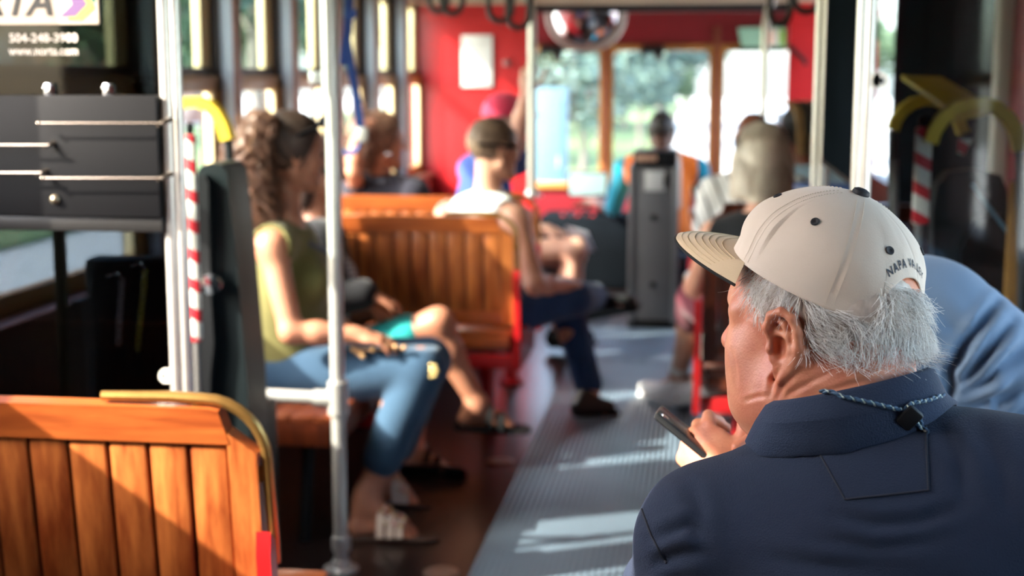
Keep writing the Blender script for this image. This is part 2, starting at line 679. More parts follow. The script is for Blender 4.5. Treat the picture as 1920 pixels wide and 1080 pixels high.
# left wall: a solid stretch, two unseen openings shaped to let sun onto hand and seat, then the window bays
w = MB()
w.box((-1.78, -1.3, 0), (-1.66, .50, .85)).box((-1.78, -1.3, 1.86), (-1.66, .50, ZC))
w.box((-1.78, -1.3, .85), (-1.66, .50, 1.86)).box((-1.78, .42, .85), (-1.66, .56, ZC)).box((-1.78, .50, 2.29), (-1.66, 1.12, ZC)).box((-1.78, .50, 0), (-1.66, 1.12, 1.85))
w.box((-1.78, 1.12, 0), (-1.66, 2.62, 1.29)).box((-1.78, 1.12, 1.29), (-1.66, 1.24, ZC)).box((-1.78, 1.24, 2.15), (-1.66, 2.26, ZC)).box((-1.78, 2.26, 1.29), (-1.66, 2.62, ZC))
w.box((-1.78, 2.62, 0), (-1.67, YB, .80)).box((-1.78, 2.62, 1.86), (-1.67, YB, ZC))
tag(MB().box((-1.80, YB + .061, 0), (-1.60, YW, .66)).box((-1.80, YB + .061, 1.62), (-1.60, YW, ZC)).build('wall_left_vestibule', WALLW, smooth=False), kind='structure')
tag(w.build('wall_left', WALLW, smooth=False), kind='structure')
tag(MB().box((-1.70, 2.62, .80), (-1.625, YB, .83), .006).box((-1.70, 2.62, 1.84), (-1.625, YB, 1.90), .006).build('trim_2', BROWN), kind='structure')

TINT_UP = glass('tinted_upper_glass', (.74, .82, .81, 1), .05)
CLEAR = glass('clear_glass', (.93, .96, .96, 1), .05)
wk = 0
P0, PP = 4.924, 0.733
for k in range(-3, 6):
    if k == -2:
        continue                       # post left out of the row to let sun onto the grab pole
    y = P0 + PP * k
    p = MB().box((-1.78, y - .034, .80), (-1.70, y + .034, 1.86), .004)
    p.cur = 1
    p.box((-1.70, y - .030, .80), (-1.652, y + .030, 1.86), .004)
    p.cur = 2
    p.box((-1.654, y - .034, .80), (-1.642, y + .034, 1.86), .003)
    tag(p.build('trim_%d' % (k + 6), [DARKB, GREYP, BROWN]), kind='structure')
    if k == 5:
        break
    wk += 1
    y0, y1 = y + .034, y + PP * (2 if k == -3 else 1) - .034
    g = tag(empty('window_%d' % wk, (XO, (y0 + y1) / 2, .80)), kind='structure')
    off = g.location
    f = MB()
    zb, zt = 1.435, 1.85
    f.box((-1.765, y0, zb), (-1.735, y0 + .05, zt), .004).box((-1.765, y1 - .095, zb), (-1.735, y1, zt), .004)
    f.box((-1.765, y0, zt - .04), (-1.735, y1, zt), .004)
    f.cur = 1
    f.box((-1.766, y0, 1.415), (-1.72, y1, 1.445), .004)
    f.build('upper_sash', [CREAM, DARKB], g, off=off)
    f = MB().box((-1.735, y0, .82), (-1.70, y0 + .05, 1.41), .004)
    f.box((-1.735, y0, 1.36), (-1.70, y1, 1.415), .005).box((-1.735, y0, .82), (-1.70, y1, .88), .005)
    f.box((-1.735, y1 - .05, .82), (-1.70, y1, 1.41), .005)
    f.cur = 1
    f.box((-1.735, y1 - .085, .88), (-1.705, y1 - .05, 1.36), .003)
    f.build('lower_sash', [OAK, CREAM], g, off=off)
    MB().box((-1.752, y0 + .03, zb), (-1.748, y1 - .03, zt - .02)).build('upper_pane', TINT_UP, g, smooth=False, off=off)
    MB().box((-1.720, y0 + .03, .86), (-1.716, y1 - .03, 1.38)).build('lower_pane', CLEAR, g, smooth=False, off=off)

def flat_black():
    m = bpy.data.materials.new('flat_black_cloth'); m.use_nodes = True
    n = m.node_tree.nodes; n.clear()
    o = n.new('ShaderNodeOutputMaterial'); d = n.new('ShaderNodeBsdfDiffuse')
    ns = n.new('ShaderNodeTexNoise'); ns.inputs['Scale'].default_value = 3
    rp = n.new('ShaderNodeMix'); rp.data_type = 'RGBA'
    rp.inputs[6].default_value = srgb(14, 17, 20); rp.inputs[7].default_value = srgb(24, 30, 36)
    m.node_tree.links.new(ns.outputs[0], rp.inputs[0]); m.node_tree.links.new(rp.outputs[2], d.inputs[0])
    m.node_tree.links.new(d.outputs[0], o.inputs[0])
    return m
FLATB = flat_black()
# right wall: two windows behind the viewer, then dark panels and the lift door
REDD = mat('dark_red_panel_and_shade', srgb(120, 24, 34), 0.4, var=0.2)  # own colour of the right-hand panel; shade tone on the windscreen wall
w = MB()
w.box((XR + .02, -1.3, 0), (XR + .1, 3.1, .85)).box((XR + .02, -1.3, 1.86), (XR + .1, 3.1, ZC)).box((XR + .02, -1.3, .85), (XR + .1, .30, 1.86)).box((XR + .02, 2.87, .85), (XR + .1, 3.1, 1.86))
for y in (-.5, .3, 1.1, 1.9):
    w.box((XR, y - .03, .85), (XR + .1, y + .03, 1.86))
w.cur = 1
w.box((XR + .02, 3.1, 0), (XR + .1, 3.9, ZC)).box((XR + .02, 4.75, 0), (XR + .1, 7.6, ZC))
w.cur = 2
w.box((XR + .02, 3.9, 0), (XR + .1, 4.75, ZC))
w.cur = 0
w.box((XR + .02, 7.6, 0), (XR + .1, YB, .85)).box((XR + .02, 7.6, 1.86), (XR + .1, YB, ZC))
w.box((.9, YB, 0), (1.0, YW, .66)).box((.9, YB, 1.62), (1.0, YW, ZC))
for i, (y0, y1) in enumerate(((-.47, .27), (.33, 1.07), (1.13, 1.87), (1.93, 2.87))):
    g = tag(empty('window_%d' % (20 + i), (XR + .06, (y0 + y1) / 2, .85)), kind='structure')
    MB().box((XR + .055, y0, .85), (XR + .06, y1, 1.40)).build('lower_pane', CLEAR, g, smooth=False, off=g.location)
    MB().box((XR + .055, y0, 1.40), (XR + .06, y1, 1.86)).build('upper_pane', TINT_UP, g, smooth=False, off=g.location)
    MB().box((XR + .035, y0, 1.38), (XR + .08, y1, 1.43), .004).build('sash', OAK, g, off=g.location)
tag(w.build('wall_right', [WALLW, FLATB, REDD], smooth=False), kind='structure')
tag(MB().box((.925, 4.72, 0), (.975, 4.80, 1.85), .006).box((.93, 4.20, 0.9), (.972, 4.27, 1.85), .006).build('trim_20', mat('pale_post', srgb(196, 186, 176), .4)), kind='structure')

# rear end of the car behind the viewer
tag(MB().box((-1.78, -1.36, 0), (1.03, -1.3, ZC)).build('wall_rear', RED, smooth=False), kind='structure')

# bulkhead
w = MB().box((-1.76, YB, 0), (-1.02, YB + .06, 1.95)).box((.49, YB, 0), (1.0, YB + .06, 1.95))
w.box((-1.055, YB - .012, 0.0), (-1.02, YB, 1.75))
w.box((-1.70, YB - .02, 1.74), (-1.02, YB, 1.95)).box((.5, YB - .02, 1.74), (1.0, YB, 1.95))
tag(w.build('wall_front', RED, smooth=False), kind='structure')
w = MB().box((-1.72, YB - .14, 1.835), (1.0, YB + .05, ZC), .02)
tag(w.build('trim_21', BEIGE), kind='structure')
tag(MB().box((-1.05, YB + .05, 1.79), (.95, YB + .10, 1.86), .01).build('trim_22', BLACKM), kind='structure')

# windscreen wall
def wx(px):
    return (px - 1320) * YW / 2650
def wz(py):
    return EYE.z - (py - 140) * YW / 2650
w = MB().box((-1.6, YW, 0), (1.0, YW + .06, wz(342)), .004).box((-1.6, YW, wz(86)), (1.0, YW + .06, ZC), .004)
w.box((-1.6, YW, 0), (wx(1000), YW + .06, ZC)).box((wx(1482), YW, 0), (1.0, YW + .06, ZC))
tag(w.build('wall_front_windscreen', REDD, smooth=False), kind='structure')  # darker red than the bulkhead: the header's shade is put into the colour
MULL = mat('mullion_brown', srgb(120, 62, 44), .45, var=.3)
for i, (a, b) in enumerate(((1008, 1128), (1154, 1329), (1357, 1477))):
    x0, x1, z0, z1 = wx(a), wx(b), wz(340), wz(97)
    g = tag(empty('window_%d' % (wk + 1 + i), ((x0 + x1) / 2, YW, z0)), kind='structure')
    f = MB()
    e = .045
    for (u0, u1, v0, v1) in ((x0 - e, x0, z0 - e, z1 + e), (x1, x1 + e, z0 - e, z1 + e), (x0, x1, z1, z1 + e), (x0, x1, z0 - e, z0)):
        f.box((u0, YW - .03, v0), (u1, YW + .03, v1), .006)
    # rounded inner corners
    for cx, sx in ((x0, 1), (x1, -1)):
        for cz, sz in ((z0, 1), (z1, -1)):
            r = .04
            poly = [(cx, cz)] + [(cx + sx * r * (1 - math.sin(t)), cz + sz * r * (1 - math.cos(t))) for t in [j * math.pi / 12 for j in range(7)]]
            f.prism(poly, YW - .03, YW + .03)
    f.build('sash', OAK, g, off=g.location)
    MB().box((x0, YW + .0, z0), (x1, YW + .005, z1)).build('pane', CLEAR, g, smooth=False, off=g.location)
for a in (1141, 1343):
    tag(MB().box((wx(a) - .022, YW - .035, .6), (wx(a) + .022, YW + .04, 1.75), .006).build('trim_%d' % (23 + (a > 1200)), MULL), kind='structure')

# ================================================================== outside
tag(MB().box((-60, -40, -.95), (60, 140, -.85)).build('ground_road', mat('road', srgb(196, 192, 184), .8, var=.2, vscale=.3), smooth=False), kind='structure')
GRASS = mat('grass_green', srgb(100, 122, 74), .9, var=.5, vscale=1.5)
tag(MB().box((-6.5, 14, -.85), (-1.5, 130, -.80)).build('ground_grass', GRASS, smooth=False), kind='structure')
tag(MB().box((-22, -30, -.85), (-9, 130, -.79)).build('ground_verge', GRASS, smooth=False), kind='structure')
LEAF = mat('tree_leaf', srgb(96, 118, 84), .7, island=.5, var=.2, col2=srgb(60, 84, 60))
LEAFB = mat('tree_leaf_blue', srgb(86, 110, 102), .7, island=.5, var=.2, col2=srgb(54, 78, 76))
BARK = mat('bark', srgb(112, 104, 98), .8, var=.4)

def make_tree(h, rad, n, leaf, seed):
    r = random.Random(seed)
    t = empty('tree')
    m = MB()
    m.tube([(0, 0, 0), (.08, .03, h * .25), (-.05, .05, h * .5), (.05, 0, h * .8)], [h * .035, h * .026, h * .02, h * .008], 10)
    blobs = [((0, 0, h * .78), rad)]
    for i in range(6):
        a = i * 1.05 + r.random()
        e = Vector((math.cos(a) * rad * .7, math.sin(a) * rad * .7, h * (.55 + .25 * r.random())))
        m.tube([(0, 0, h * (.36 + .05 * i)), e * .5 + Vector((0, 0, h * .22)), e], [h * .014, h * .01, h * .004], 7)
        blobs.append((tuple(e), rad * .55))
    m.build('trunk', BARK, t)
    vs, fs = [], []
    for i in range(n):
        c, rr = blobs[r.randrange(len(blobs))]
        d = Vector((r.gauss(0, 1), r.gauss(0, 1), r.gauss(0, .8))).normalized() * rr * (r.random() ** .4)
        p = Vector(c) + d
        a, b = frame_for(Vector((r.gauss(0, 1), r.gauss(0, 1), r.gauss(0, 1))))
        s = rad * .09 * (.6 + r.random())
        k = len(vs)
        vs += [p - a * s, p - b * s * .45, p + a * s, p + b * s * .45]
        fs.append((k, k + 1, k + 2, k + 3))
    MB().add(vs, fs).build('crown', leaf, t, smooth=False)
    return t

SIDE_TREES = 'trees along the street outside the side windows'
ta = make_tree(7.0, 2.6, 2600, LEAFB, 1)
tb = make_tree(5.5, 2.0, 2200, LEAF, 2)
first = {id(ta): True, id(tb): True}
def put_tree(src, x, y, rz, s, label, group):
    o = src if first.pop(id(src), False) else copy_tree(src)
    o.location = (x, y, -.85)
    o.rotation_euler.z = rz
    o.scale = (s, s, s)
    tag(o, label, 'tree', group)
for i, (x, y) in enumerate([(-11, 22), (-13, 29.5), (-11.5, 36), (-15, 45), (-11, 53), (-17, 62)]):
    put_tree(ta if i % 2 == 0 else tb, x, y, i * 1.3, .95 + .12 * (i % 3),
             'green leafy street tree seen through the side windows', SIDE_TREES)
AHEAD = 'trees beyond the windscreen'
for i, (x, y, s_) in enumerate([(-9.2, 60, 1.5), (-5.6, 34, .8), (-3.2, 46, .85), (-6.5, 52, 1.0), (-1.7, 62, .8), (-4.4, 66, 1.1), (-.9, 84, .9), (-2.8, 92, 1.2), (-7.6, 84, 1.3)]):
    put_tree(tb if i % 2 else ta, x, y, .4 + i, s_, 'pale blurred green tree beyond the windscreen panes ahead of the driver', AHEAD)
for i, (x, y, s_) in enumerate([(-2.5, 30, .40), (-3.9, 36, .46), (-1.9, 44, .42), (-5.4, 48, .5), (-3.2, 58, .5), (-1.4, 70, .5)]):
    put_tree(tb if i % 2 else ta, x, y, .9 + i, s_, 'low shrubby tree on the grass strip beyond the windscreen', 'low shrubby trees on the grass strip')
put_tree(tb, 8.0, 75, .4, 1.0, 'distant faint tree beyond the bright road in the windscreen pane with the bald rider', None)

def building(x, y, sx, sy, h, m, label, nwin):
    t = empty('building', (x, y, -.85), 0, label, 'building')
    MB().box((-sx / 2, -sy / 2, 0), (sx / 2, sy / 2, h)).build('wall', m, t, smooth=False)
    MB().box((-sx / 2 - .15, -sy / 2 - .15, h), (sx / 2 + .15, sy / 2 + .15, h + .25)).build('cornice', WHITEP, t, smooth=False)
    for fl in range(2):
        for j in range(nwin):
            yy = -sy / 2 + (j + .5) * sy / nwin
            MB().box((sx / 2 - .05, yy - .5, 1 + fl * 2.8), (sx / 2 + .04, yy + .5, 2.7 + fl * 2.8)).build('window', mat('dark_pane', srgb(70, 90, 100), .1), t, smooth=False)
    return t
building(-27, 40, 6, 18, 6.5, mat('render_pale', srgb(206, 200, 190), .8, var=.2), 'pale building across the street behind the trees beside the side windows', 5)
building(-27, 64, 6, 16, 5.5, mat('render_brick', srgb(170, 120, 100), .8, var=.2), 'brick coloured building far along the street beyond the pale building', 4)

# signal cabinet on the median
t = empty('signal_cabinet', (-2.05, 19, -.80), 0, 'blue grey metal cabinet on the median seen through the windscreen pane beside the grab pole', 'cabinet')
CAB = mat('cabinet_blue', srgb(70, 104, 116), .7, var=.15)
MB().box((-.24, -.2, .1), (.24, .2, 2.05), .02).build('body', CAB, t)
MB().box((-.28, -.24, 0), (.28, .24, .1), .01).build('plinth', mat('concrete', srgb(170, 168, 160), .8), t)
MB().box((-.2, -.22, .25), (.2, -.2, 1.9), .01).build('door', CAB, t)
MB().tube([(.15, -.225, 1.0), (.15, -.25, 1.0), (.15, -.25, 1.15), (.15, -.225, 1.15)], .01, 8).build('handle', CHROME, t)
# parked car ahead at the right
def car(x, y, body, label):
    t = empty('car', (x, y, -.85), 0, label, 'car')
    side = [(-2.1, .35), (2.1, .35), (2.15, .75), (1.3, .92), (.65, 1.42), (-1.2, 1.45), (-1.9, .98), (-2.15, .9)]
    m = MB().prism([(a, b) for a, b in side], -.85, .85, 'x')
    m.build('body', body, t)
    MB().box((-.72, -2.02, 1.0), (.72, -1.45, 1.36), .03).build('rear_window', mat('car_glass', srgb(40, 50, 58), .08), t)
    for yy in (-1.35, 1.35):
        for xx in (-.8, .8):
            MB().lathe([(.05, -.1), (.32, -.1), (.34, -.05), (.34, .05), (.32, .1), (.05, .1)], (xx, yy, .34), 20, (1, 0, 0)).build('wheel', BLACKM, t)
    for xx in (-.65, .65):
        MB().box((xx - .14, -2.17, .68), (xx + .14, -2.1, .86), .02).build('tail_light', RED, t)
    return t
car(2.5, 38, mat('car_paint', srgb(190, 196, 204), .25, metal=.3), 'silver car on the bright road ahead in the windscreen pane with the bald rider')

# ================================================================== seats
def make_seat(name, w, aisle, label, group, wood=WOOD, woodh=WOODH, h=.89, handle=True):
    """walkover bench; local y=0 is the rear face of the back, +y the way riders face; aisle=+1: aisle end at x=w, -1: at x=0"""
    t = empty(name, (0, 0, 0), 0, label, 'seat', group)
    def X(x):
        return x if aisle > 0 else w - x
    tilt = Matrix.Translation((0, 0, .46)) @ Matrix.Rotation(R(6), 4, 'X') @ Matrix.Translation((0, 0, -.46))
    def bx(m, x0, x1, y0, y1, z0, z1, b=.004, tl=True):
        m.box((X(x0), y0, z0), (X(x1), y1, z1), b, tilt if tl else None)
    ch = .075
    # frame of the back: top rail with cut corner, stiles, bottom rail
    f = MB()
    poly = [(X(0), h - .06), (X(w - .045), h - .06), (X(w - .045), h - ch + .02), (X(w - ch + .015), h - .004), (X(w - ch), h), (X(0.0), h)]
    k = len(f.v); f.prism(poly, 0.0, .034, 'y')
    for i in range(k, len(f.v)):
        f.v[i] = tuple(tilt @ Vector(f.v[i]))
    f.build('top_rail', woodh, t)
    f = MB()
    poly = [(X(w - .048), .47), (X(w), .47), (X(w), h - ch), (X(w - .048), h - ch + .035)]
    k = len(f.v); f.prism(poly, 0.001, .033, 'y')
    for i in range(k, len(f.v)):
        f.v[i] = tuple(tilt @ Vector(f.v[i]))
    f.build('stile', wood, t)
    f = MB()
    bx(f, 0, .05, .001, .033, .47, h - .06)
    f.build('stile', wood, t)
    f = MB()
    bx(f, .05, w - .048, .001, .033, .47, .525)
    f.build('bottom_rail', woodh, t)
    f = MB()
    n = 11
    p = (w - .098) / n
    for i in range(n):
        bx(f, .05 + i * p + .0035, .05 + (i + 1) * p - .0035, .006, .026, .52, h - .058, .005)
    f.build('slat_panel', wood, t)
    f = MB()
    bx(f, .05, w - .05, .012, .020, .52, h - .058, 0)
    f.build('backing_board', WOODD, t)
    # seat
    f = MB()
    for i in range(7):
        y0 = .0 + i * .062
        f.box((X(.02), y0, .425 - .012 * math.sin(i / 6 * math.pi)), (X(w - .01), y0 + .057, .452 - .012 * math.sin(i / 6 * math.pi)), .008)
    f.build('seat_slats', woodh, t)
    f = MB().box((X(.02), .0, .375), (X(w - .02), .022, .425), .006)
    f.box((X(.02), .41, .385), (X(w - .02), .432, .425), .006)
    f.build('seat_apron', woodh, t)
    # red iron end, frame and legs
    f = MB()
    e = [(-.02, .30), (.44, .30), (.46, .36), (.45, .42), (.06, .44), (.0, .47), (-.03, h - .22), (-.055, h - .20), (-.06, h - .24), (-.035, .44), (-.03, .36)]
    f.prism(e, X(w + .002), X(w + .026), 'x')
    f.build('end_frame', REDM, t)
    f = MB().box((X(.03), -.01, .30), (X(w), .018, .355), .006).box((X(.03), .40, .30), (X(w), .428, .355), .006).box((X(.03), .0, .31), (X(.055), .42, .35), .004)
    f.build('under_frame', REDM, t)
    for lx in (.22, w - .14):
        m = MB()
        m.lathe([(.055, .0), (.06, .012), (.035, .03), (.026, .08), (.028, .2), (.04, .29), (.05, .31)], (X(lx), .24, 0), 14)
        m.build('pedestal', REDM, t)
    if handle:
        # brass grab handle round the aisle corner
        pts = [(X(w - .26), .016, h + .012), (X(w - .14), .016, h + .014), (X(w - .09), .016, h + .012)]
        for i in range(1, 9):
            a = i / 8 * math.pi / 2
            pts.append((X(w - .085 + .098 * math.sin(a)), .016, h + .012 - .10 * (1 - math.cos(a))))
        pts += [(X(w + .014), .016, h - .15), (X(w + .016), .016, h - .22), (X(w + .016), .015, h - .27)]
        m = MB().tube([tilt @ Vector(q) for q in pts], [.008] + [.0095] * (len(pts) - 1), 10)
        m.tube([tilt @ Vector(q) for q in ((X(w - ch - .03), .016, h + .002), (X(w - .02), .016, h - ch - .012), (X(w + .006), .016, h - ch - .05))], .007, 8, flat=1.4)
        m.build('grab_handle', BRASS, t)
    return t

SW = .86
s_near = make_seat('bench_seat', SW, 1, 'sunlit slatted wooden seat back with brass corner handle in front of the partition', None)
s_near.location = (-.705 - SW, 2.18, 0)
s_mid = copy_tree(s_near); s_mid.location = (-.70 - SW, 5.28, 0)
tag(s_mid, 'slatted wooden bench seat with red iron end holding the man in the white tank top', 'seat')
s_far = copy_tree(s_near); s_far.location = (-.72 - SW, 6.14, 0)
tag(s_far, 'wooden bench seat showing only its top rail below the curly haired woman', 'seat')
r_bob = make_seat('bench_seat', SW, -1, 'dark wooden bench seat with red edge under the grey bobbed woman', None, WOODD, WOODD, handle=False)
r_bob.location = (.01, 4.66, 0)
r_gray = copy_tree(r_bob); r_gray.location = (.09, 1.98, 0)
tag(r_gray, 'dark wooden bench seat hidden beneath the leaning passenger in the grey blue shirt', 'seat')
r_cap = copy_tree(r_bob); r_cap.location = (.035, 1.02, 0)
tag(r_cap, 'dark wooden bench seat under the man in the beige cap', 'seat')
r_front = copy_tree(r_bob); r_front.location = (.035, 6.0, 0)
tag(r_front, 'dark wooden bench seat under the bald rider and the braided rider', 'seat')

# sideways bench under the two women
def side_bench(label, y0, y1, x1):
    t = empty('side_bench', (-1.62, y0, 0), 0, label, 'bench')
    L_ = y1 - y0
    D_ = x1 + 1.62
    f = MB()
    for i in range(8):
        f.box((i * D_ / 8 + .002, 0, .40 - .008 * math.sin(i / 7 * 3.14)), ((i + 1) * D_ / 8 - .002, L_, .425 - .008 * math.sin(i / 7 * 3.14)), .006)
    f.build('seat_slats', mat('bench_wood', srgb(150, 76, 40), .35, var=.7, vscale=5, stretch=(9, .9, 9), island=.3, col2=srgb(96, 40, 20), coat=.3), t)
    MB().box((D_ - .03, 0, .33), (D_ - .005, L_, .40), .004).box((0, 0, .33), (D_ - .01, .025, .40), .004).build('apron', WOODD, t)
    MB().box((.0, 0, .45), (.035, L_, .80), .006).build('backrest', WOODD, t)
    for yy in (.12, L_ - .12):
        MB().tube([(D_ - .12, yy, .33), (D_ - .14, yy, .0)], .02, 10).build('leg', BLACKM, t)
    return t
side_bench('reddish wooden sideways bench under the two seated women along the wall', 3.95, 5.22, -1.05)
side_bench('wooden sideways bench ahead under the rider in the pink cap', 6.75, 8.2, -1.12)

# ================================================================== poles
def pole(name, pts, r, label, fl=True, extra=None):
    b = Vector(pts[0])
    t = empty(name, b, 0, label, 'pole')
    MB().tube(pts, r, 16).build('tube', STEEL, t, off=b)
    if fl:
        MB().lathe([(r * 2.6, 0), (r * 2.6, .006), (r * 1.5, .012), (r * 1.3, .03), (r, .032)], b, 18).build('floor_flange', STEEL, t, off=b)
    return t

# pole in front of the two women
bx_ = on_floor(640, 1068)
p2x, p2y = bx_.x, bx_.y
t = pole('grab_pole', [(p2x, p2y, 0.0), (p2x, p2y, 1.40)], .0200, 'steel pole with horizontal guard rail standing in front of the woman in green')
MB().tube([(p2x - .004, p2y, 1.36), (p2x - .008, p2y, 2.3)], .0255, 16).build('upper_sleeve', STEEL, t, off=t.location)
zr = at(640, 748, p2y).z
MB().tube([(p2x, p2y, zr), (-1.32, p2y - .02, zr + .01)], .019, 14).build('guard_rail', STEEL, t, off=t.location)
MB().tube([(p2x, p2y, zr - .045), (p2x, p2y, zr + .05)], .029, 14).tube([(p2x, p2y, zr), (p2x - .07, p2y, zr)], .025, 14).build('tee_fitting', STEEL, t, off=t.location)
MB().tube([(p2x + .002, p2y, .06), (p2x + .002, p2y, .10)], .028, 14).build('collar', STEEL, t, off=t.location)
MB().box((p2x - .065, p2y - .006, 1.395), (p2x - .01, p2y + .006, 1.43), .005).build('bracket_tab', STEEL, t, off=t.location)

# left partition stanchion (two tubes side by side)
q = at(334, 400, 2.52)
PXL, PYL = q.x, 2.52
t = pole('stanchion', [(PXL + .006, PYL, 0.0), (PXL + .006, PYL, 2.3)], .0105, 'sunlit double steel stanchion beside the striped bar at the partition edge')
MB().tube([(PXL - .013, PYL - .004, 0.0), (PXL - .013, PYL - .004, 2.3)], .0115, 12).build('edge_channel', STEEL, t, off=t.location)
zt = at(300, 702, PYL).z
MB().prism([(PXL - .022, zt - .014), (PXL - .036, zt - .014), (PXL - .043, zt - .008), (PXL - .045, zt), (PXL - .043, zt + .008), (PXL - .036, zt + .014), (PXL - .022, zt + .014)], PYL - .014, PYL - .008).build('bracket_tab', mat('tab_white', srgb(232, 228, 218), .4), t, off=t.location)
MB().lathe([(.004, 0), (.004, .003)], (PXL - .035, PYL - .0145, zt), 10, (0, 1, 0)).build('bolt', BLACKM, t, off=t.location)

# pole gripped by the rider in the pink cap, standing on the far seat
q = at(997, 372, 6.2)
t = pole('grab_pole', [(q.x, 6.2, .885), (q.x, 6.2, 1.66), (q.x - .004, 6.2, 1.72), (q.x - .02, 6.2, 1.78), (q.x - .06, 6.2, 1.83), (q.x - .13, 6.2, 1.86), (q.x - .3, 6.2, 1.9)], .019,
         'pale grab pole curving at the top and gripped by the raised hand')
q = at(1428, 330, 7.3)
t = pole('grab_pole', [(q.x, 7.3, .0), (q.x, 7.3, 1.66), (q.x + .01, 7.3, 1.74), (q.x + .04, 7.3, 1.81), (q.x + .12, 7.3, 1.86)], .019,
         'pale grab pole crossing the windscreen pane above the bald rider')

# right-hand poles with black panel and glass screen
PYR = 3.0
PXR = at(1619, 300, PYR).x
t = pole('stanchion', [(PXR + .004, PYR, 0), (PXR + .004, PYR, 2.3)], .0125, 'thick bright steel stanchion behind the beige cap at the edge of the glass screen')
MB().tube([(PXR - .014, PYR, 0), (PXR - .014, PYR, 2.3)], .010, 12).build('edge_channel', STEEL, t, off=t.location)
zt = at(1650, 151, PYR).z
m = MB().lathe([(.0165, 0), (.0165, .006)], (at(1650, 151, PYR).x, PYR - .012, zt), 18, (0, 1, 0)).box((PXR, PYR - .012, zt - .0155), (at(1650, 151, PYR).x, PYR - .006, zt + .0155), .002)
m.build('bracket_tab', mat('tab_white', srgb(232, 228, 218), .4), t, off=t.location)
MB().lathe([(.006, 0), (.006, .004)], (at(1650, 151, PYR).x, PYR - .0155, zt), 12, (0, 1, 0)).build('bolt', BLACKM, t, off=t.location)
PY4 = 4.0
PX4 = at(1546, 200, PY4).x
t = pole('stanchion', [(PX4, PY4, 0), (PX4, PY4, 2.3)], .018, 'pale steel stanchion at the far edge of the hanging black panel')
MB().tube([(PX4 - .02, PY4 - .004, 0), (PX4 - .02, PY4 - .004, 2.3)], .012, 12).build('edge_channel', STEEL, t, off=t.location)
zt = at(1568, 141, PY4).z
MB().lathe([(.017, 0), (.017, .006)], (at(1568, 141, PY4).x, PY4 - .02, zt), 16, (0, 1, 0)).box((PX4, PY4 - .02, zt - .015), (at(1568, 141, PY4).x, PY4 - .014, zt + .015), .002).build('bracket_tab', mat('tab_white', srgb(232, 228, 218), .4), t, off=t.location)
# black panel between them
zb = at(1580, 320, 3.6).z
MBp = MB().box((.36, PYR + .04, zb), (.372, PY4 - .04, 2.1), .004)
t = empty('modesty_panel', (.366, 3.5, zb), 0, 'narrow hanging black panel between two pale stanchions', 'panel')
# the panel spans obliquely between the two stanchions
a0 = Vector((PXR + .0, PYR + .02, 0)); a1 = Vector((PX4 + .0, PY4 - .02, 0))
d = (a1 - a0).normalized(); nn = Vector((d.y, -d.x, 0)) * .005
vs = []
for z in (zb, 2.1):
    vs += [a0 + nn + Vector((0, 0, z)), a1 + nn + Vector((0, 0, z)), a1 - nn + Vector((0, 0, z)), a0 - nn + Vector((0, 0, z))]
MB().add(vs, [(0, 1, 2, 3), (4, 7, 6, 5), (0, 4, 5, 1), (1, 5, 6, 2), (2, 6, 7, 3), (3, 7, 4, 0)]).build('board', FLATB, t, smooth=False, off=t.location)
e0, e1 = a0 - Vector((0, 0, 0)), a1
MB().tube([e0 + Vector((0, 0, zb)), e1 + Vector((0, 0, zb))], .008, 8).build('bottom_edge', BLACKP, t, off=t.location)
# glass screen
SMOKE = glass('smoky_glass', (.80, .85, .87, 1), .035, .04)
t = empty('glass_screen', (.65, PYR, .5), 0, 'smoky glass screen beside the stanchion in front of the yellow handrails', 'glass screen')
MB().box((PXR + .012, PYR - .003, .5), (XR, PYR + .003, 2.15)).build('pane', SMOKE, t, smooth=False, off=t.location)
MB().box((PXR + .005, PYR - .008, .46), (XR, PYR + .008, .5), .003).build('bottom_channel', STEEL, t, off=t.location)

# ================================================================== left partition with notice and rack
PT = Vector((PXL - .02, PYL, .5))
t = empty('partition', PT, 0, 'black partition with a sign, phone number and steel racks above the sunlit seat', 'partition')
xa, xb = -1.64, PXL - .022
def pz(py):
    return at(150, py, PYL).z
MB().box((xa, PYL - .003, pz(178)), (xb, PYL + .003, 2.2)).build('upper_pane', glass('grey_glass', (.26, .28, .27, 1), .016, .05), t, smooth=False, off=PT)
MB().box((xa, PYL - .003, .62), (xb, PYL + .003, pz(430))).build('lower_pane', glass('dim_glass', (.26, .29, .32, 1), .025, .03), t, smooth=False, off=PT)
MB().box((xa, PYL - .030, pz(404)), (xb, PYL - .004, pz(178)), .004).build('rack_board', BLACKP, t, off=PT)
MB().box((xa, PYL - .024, pz(431)), (xb, PYL + .012, pz(402)), .003).build('rail', mat('dark_rail', srgb(52, 52, 52), .4, metal=.3), t, off=PT)
MB().box((xa, PYL - .012, .55), (xb, PYL + .012, .62), .003).build('bottom_rail', BLACKP, t, off=PT)
ROD = mat('rod_steel', srgb(150, 140, 130), .25, metal=.9)
def rod(x0p, x1p, yp):
    a = at(x0p, yp, PYL - .05); b = at(x1p, yp, PYL - .05)
    a.y = b.y = PYL - .05
    m = MB().tube([a, b], .0022, 8)
    m.ell(a, .0045, 10, 8)
    m.tube([b + Vector((-.012, 0, -.003)), b + Vector((.006, .03, .006))], .0045, 8)
    m.build('rack_rod', ROD, t, off=PT)
rod(72, 306, 231); rod(-120, 92, 272); rod(-140, 78, 324); rod(80, 306, 334)
c_ = at(103, 374, PYL - .032)
MB().lathe([(.009, 0), (.009, .004), (.006, .008), (.002, .010)], (c_.x, PYL - .03, c_.z), 16, (0, -1, 0)).build('screw', mat('screw_brass', srgb(150, 140, 120), .35, metal=.8), t, off=PT)
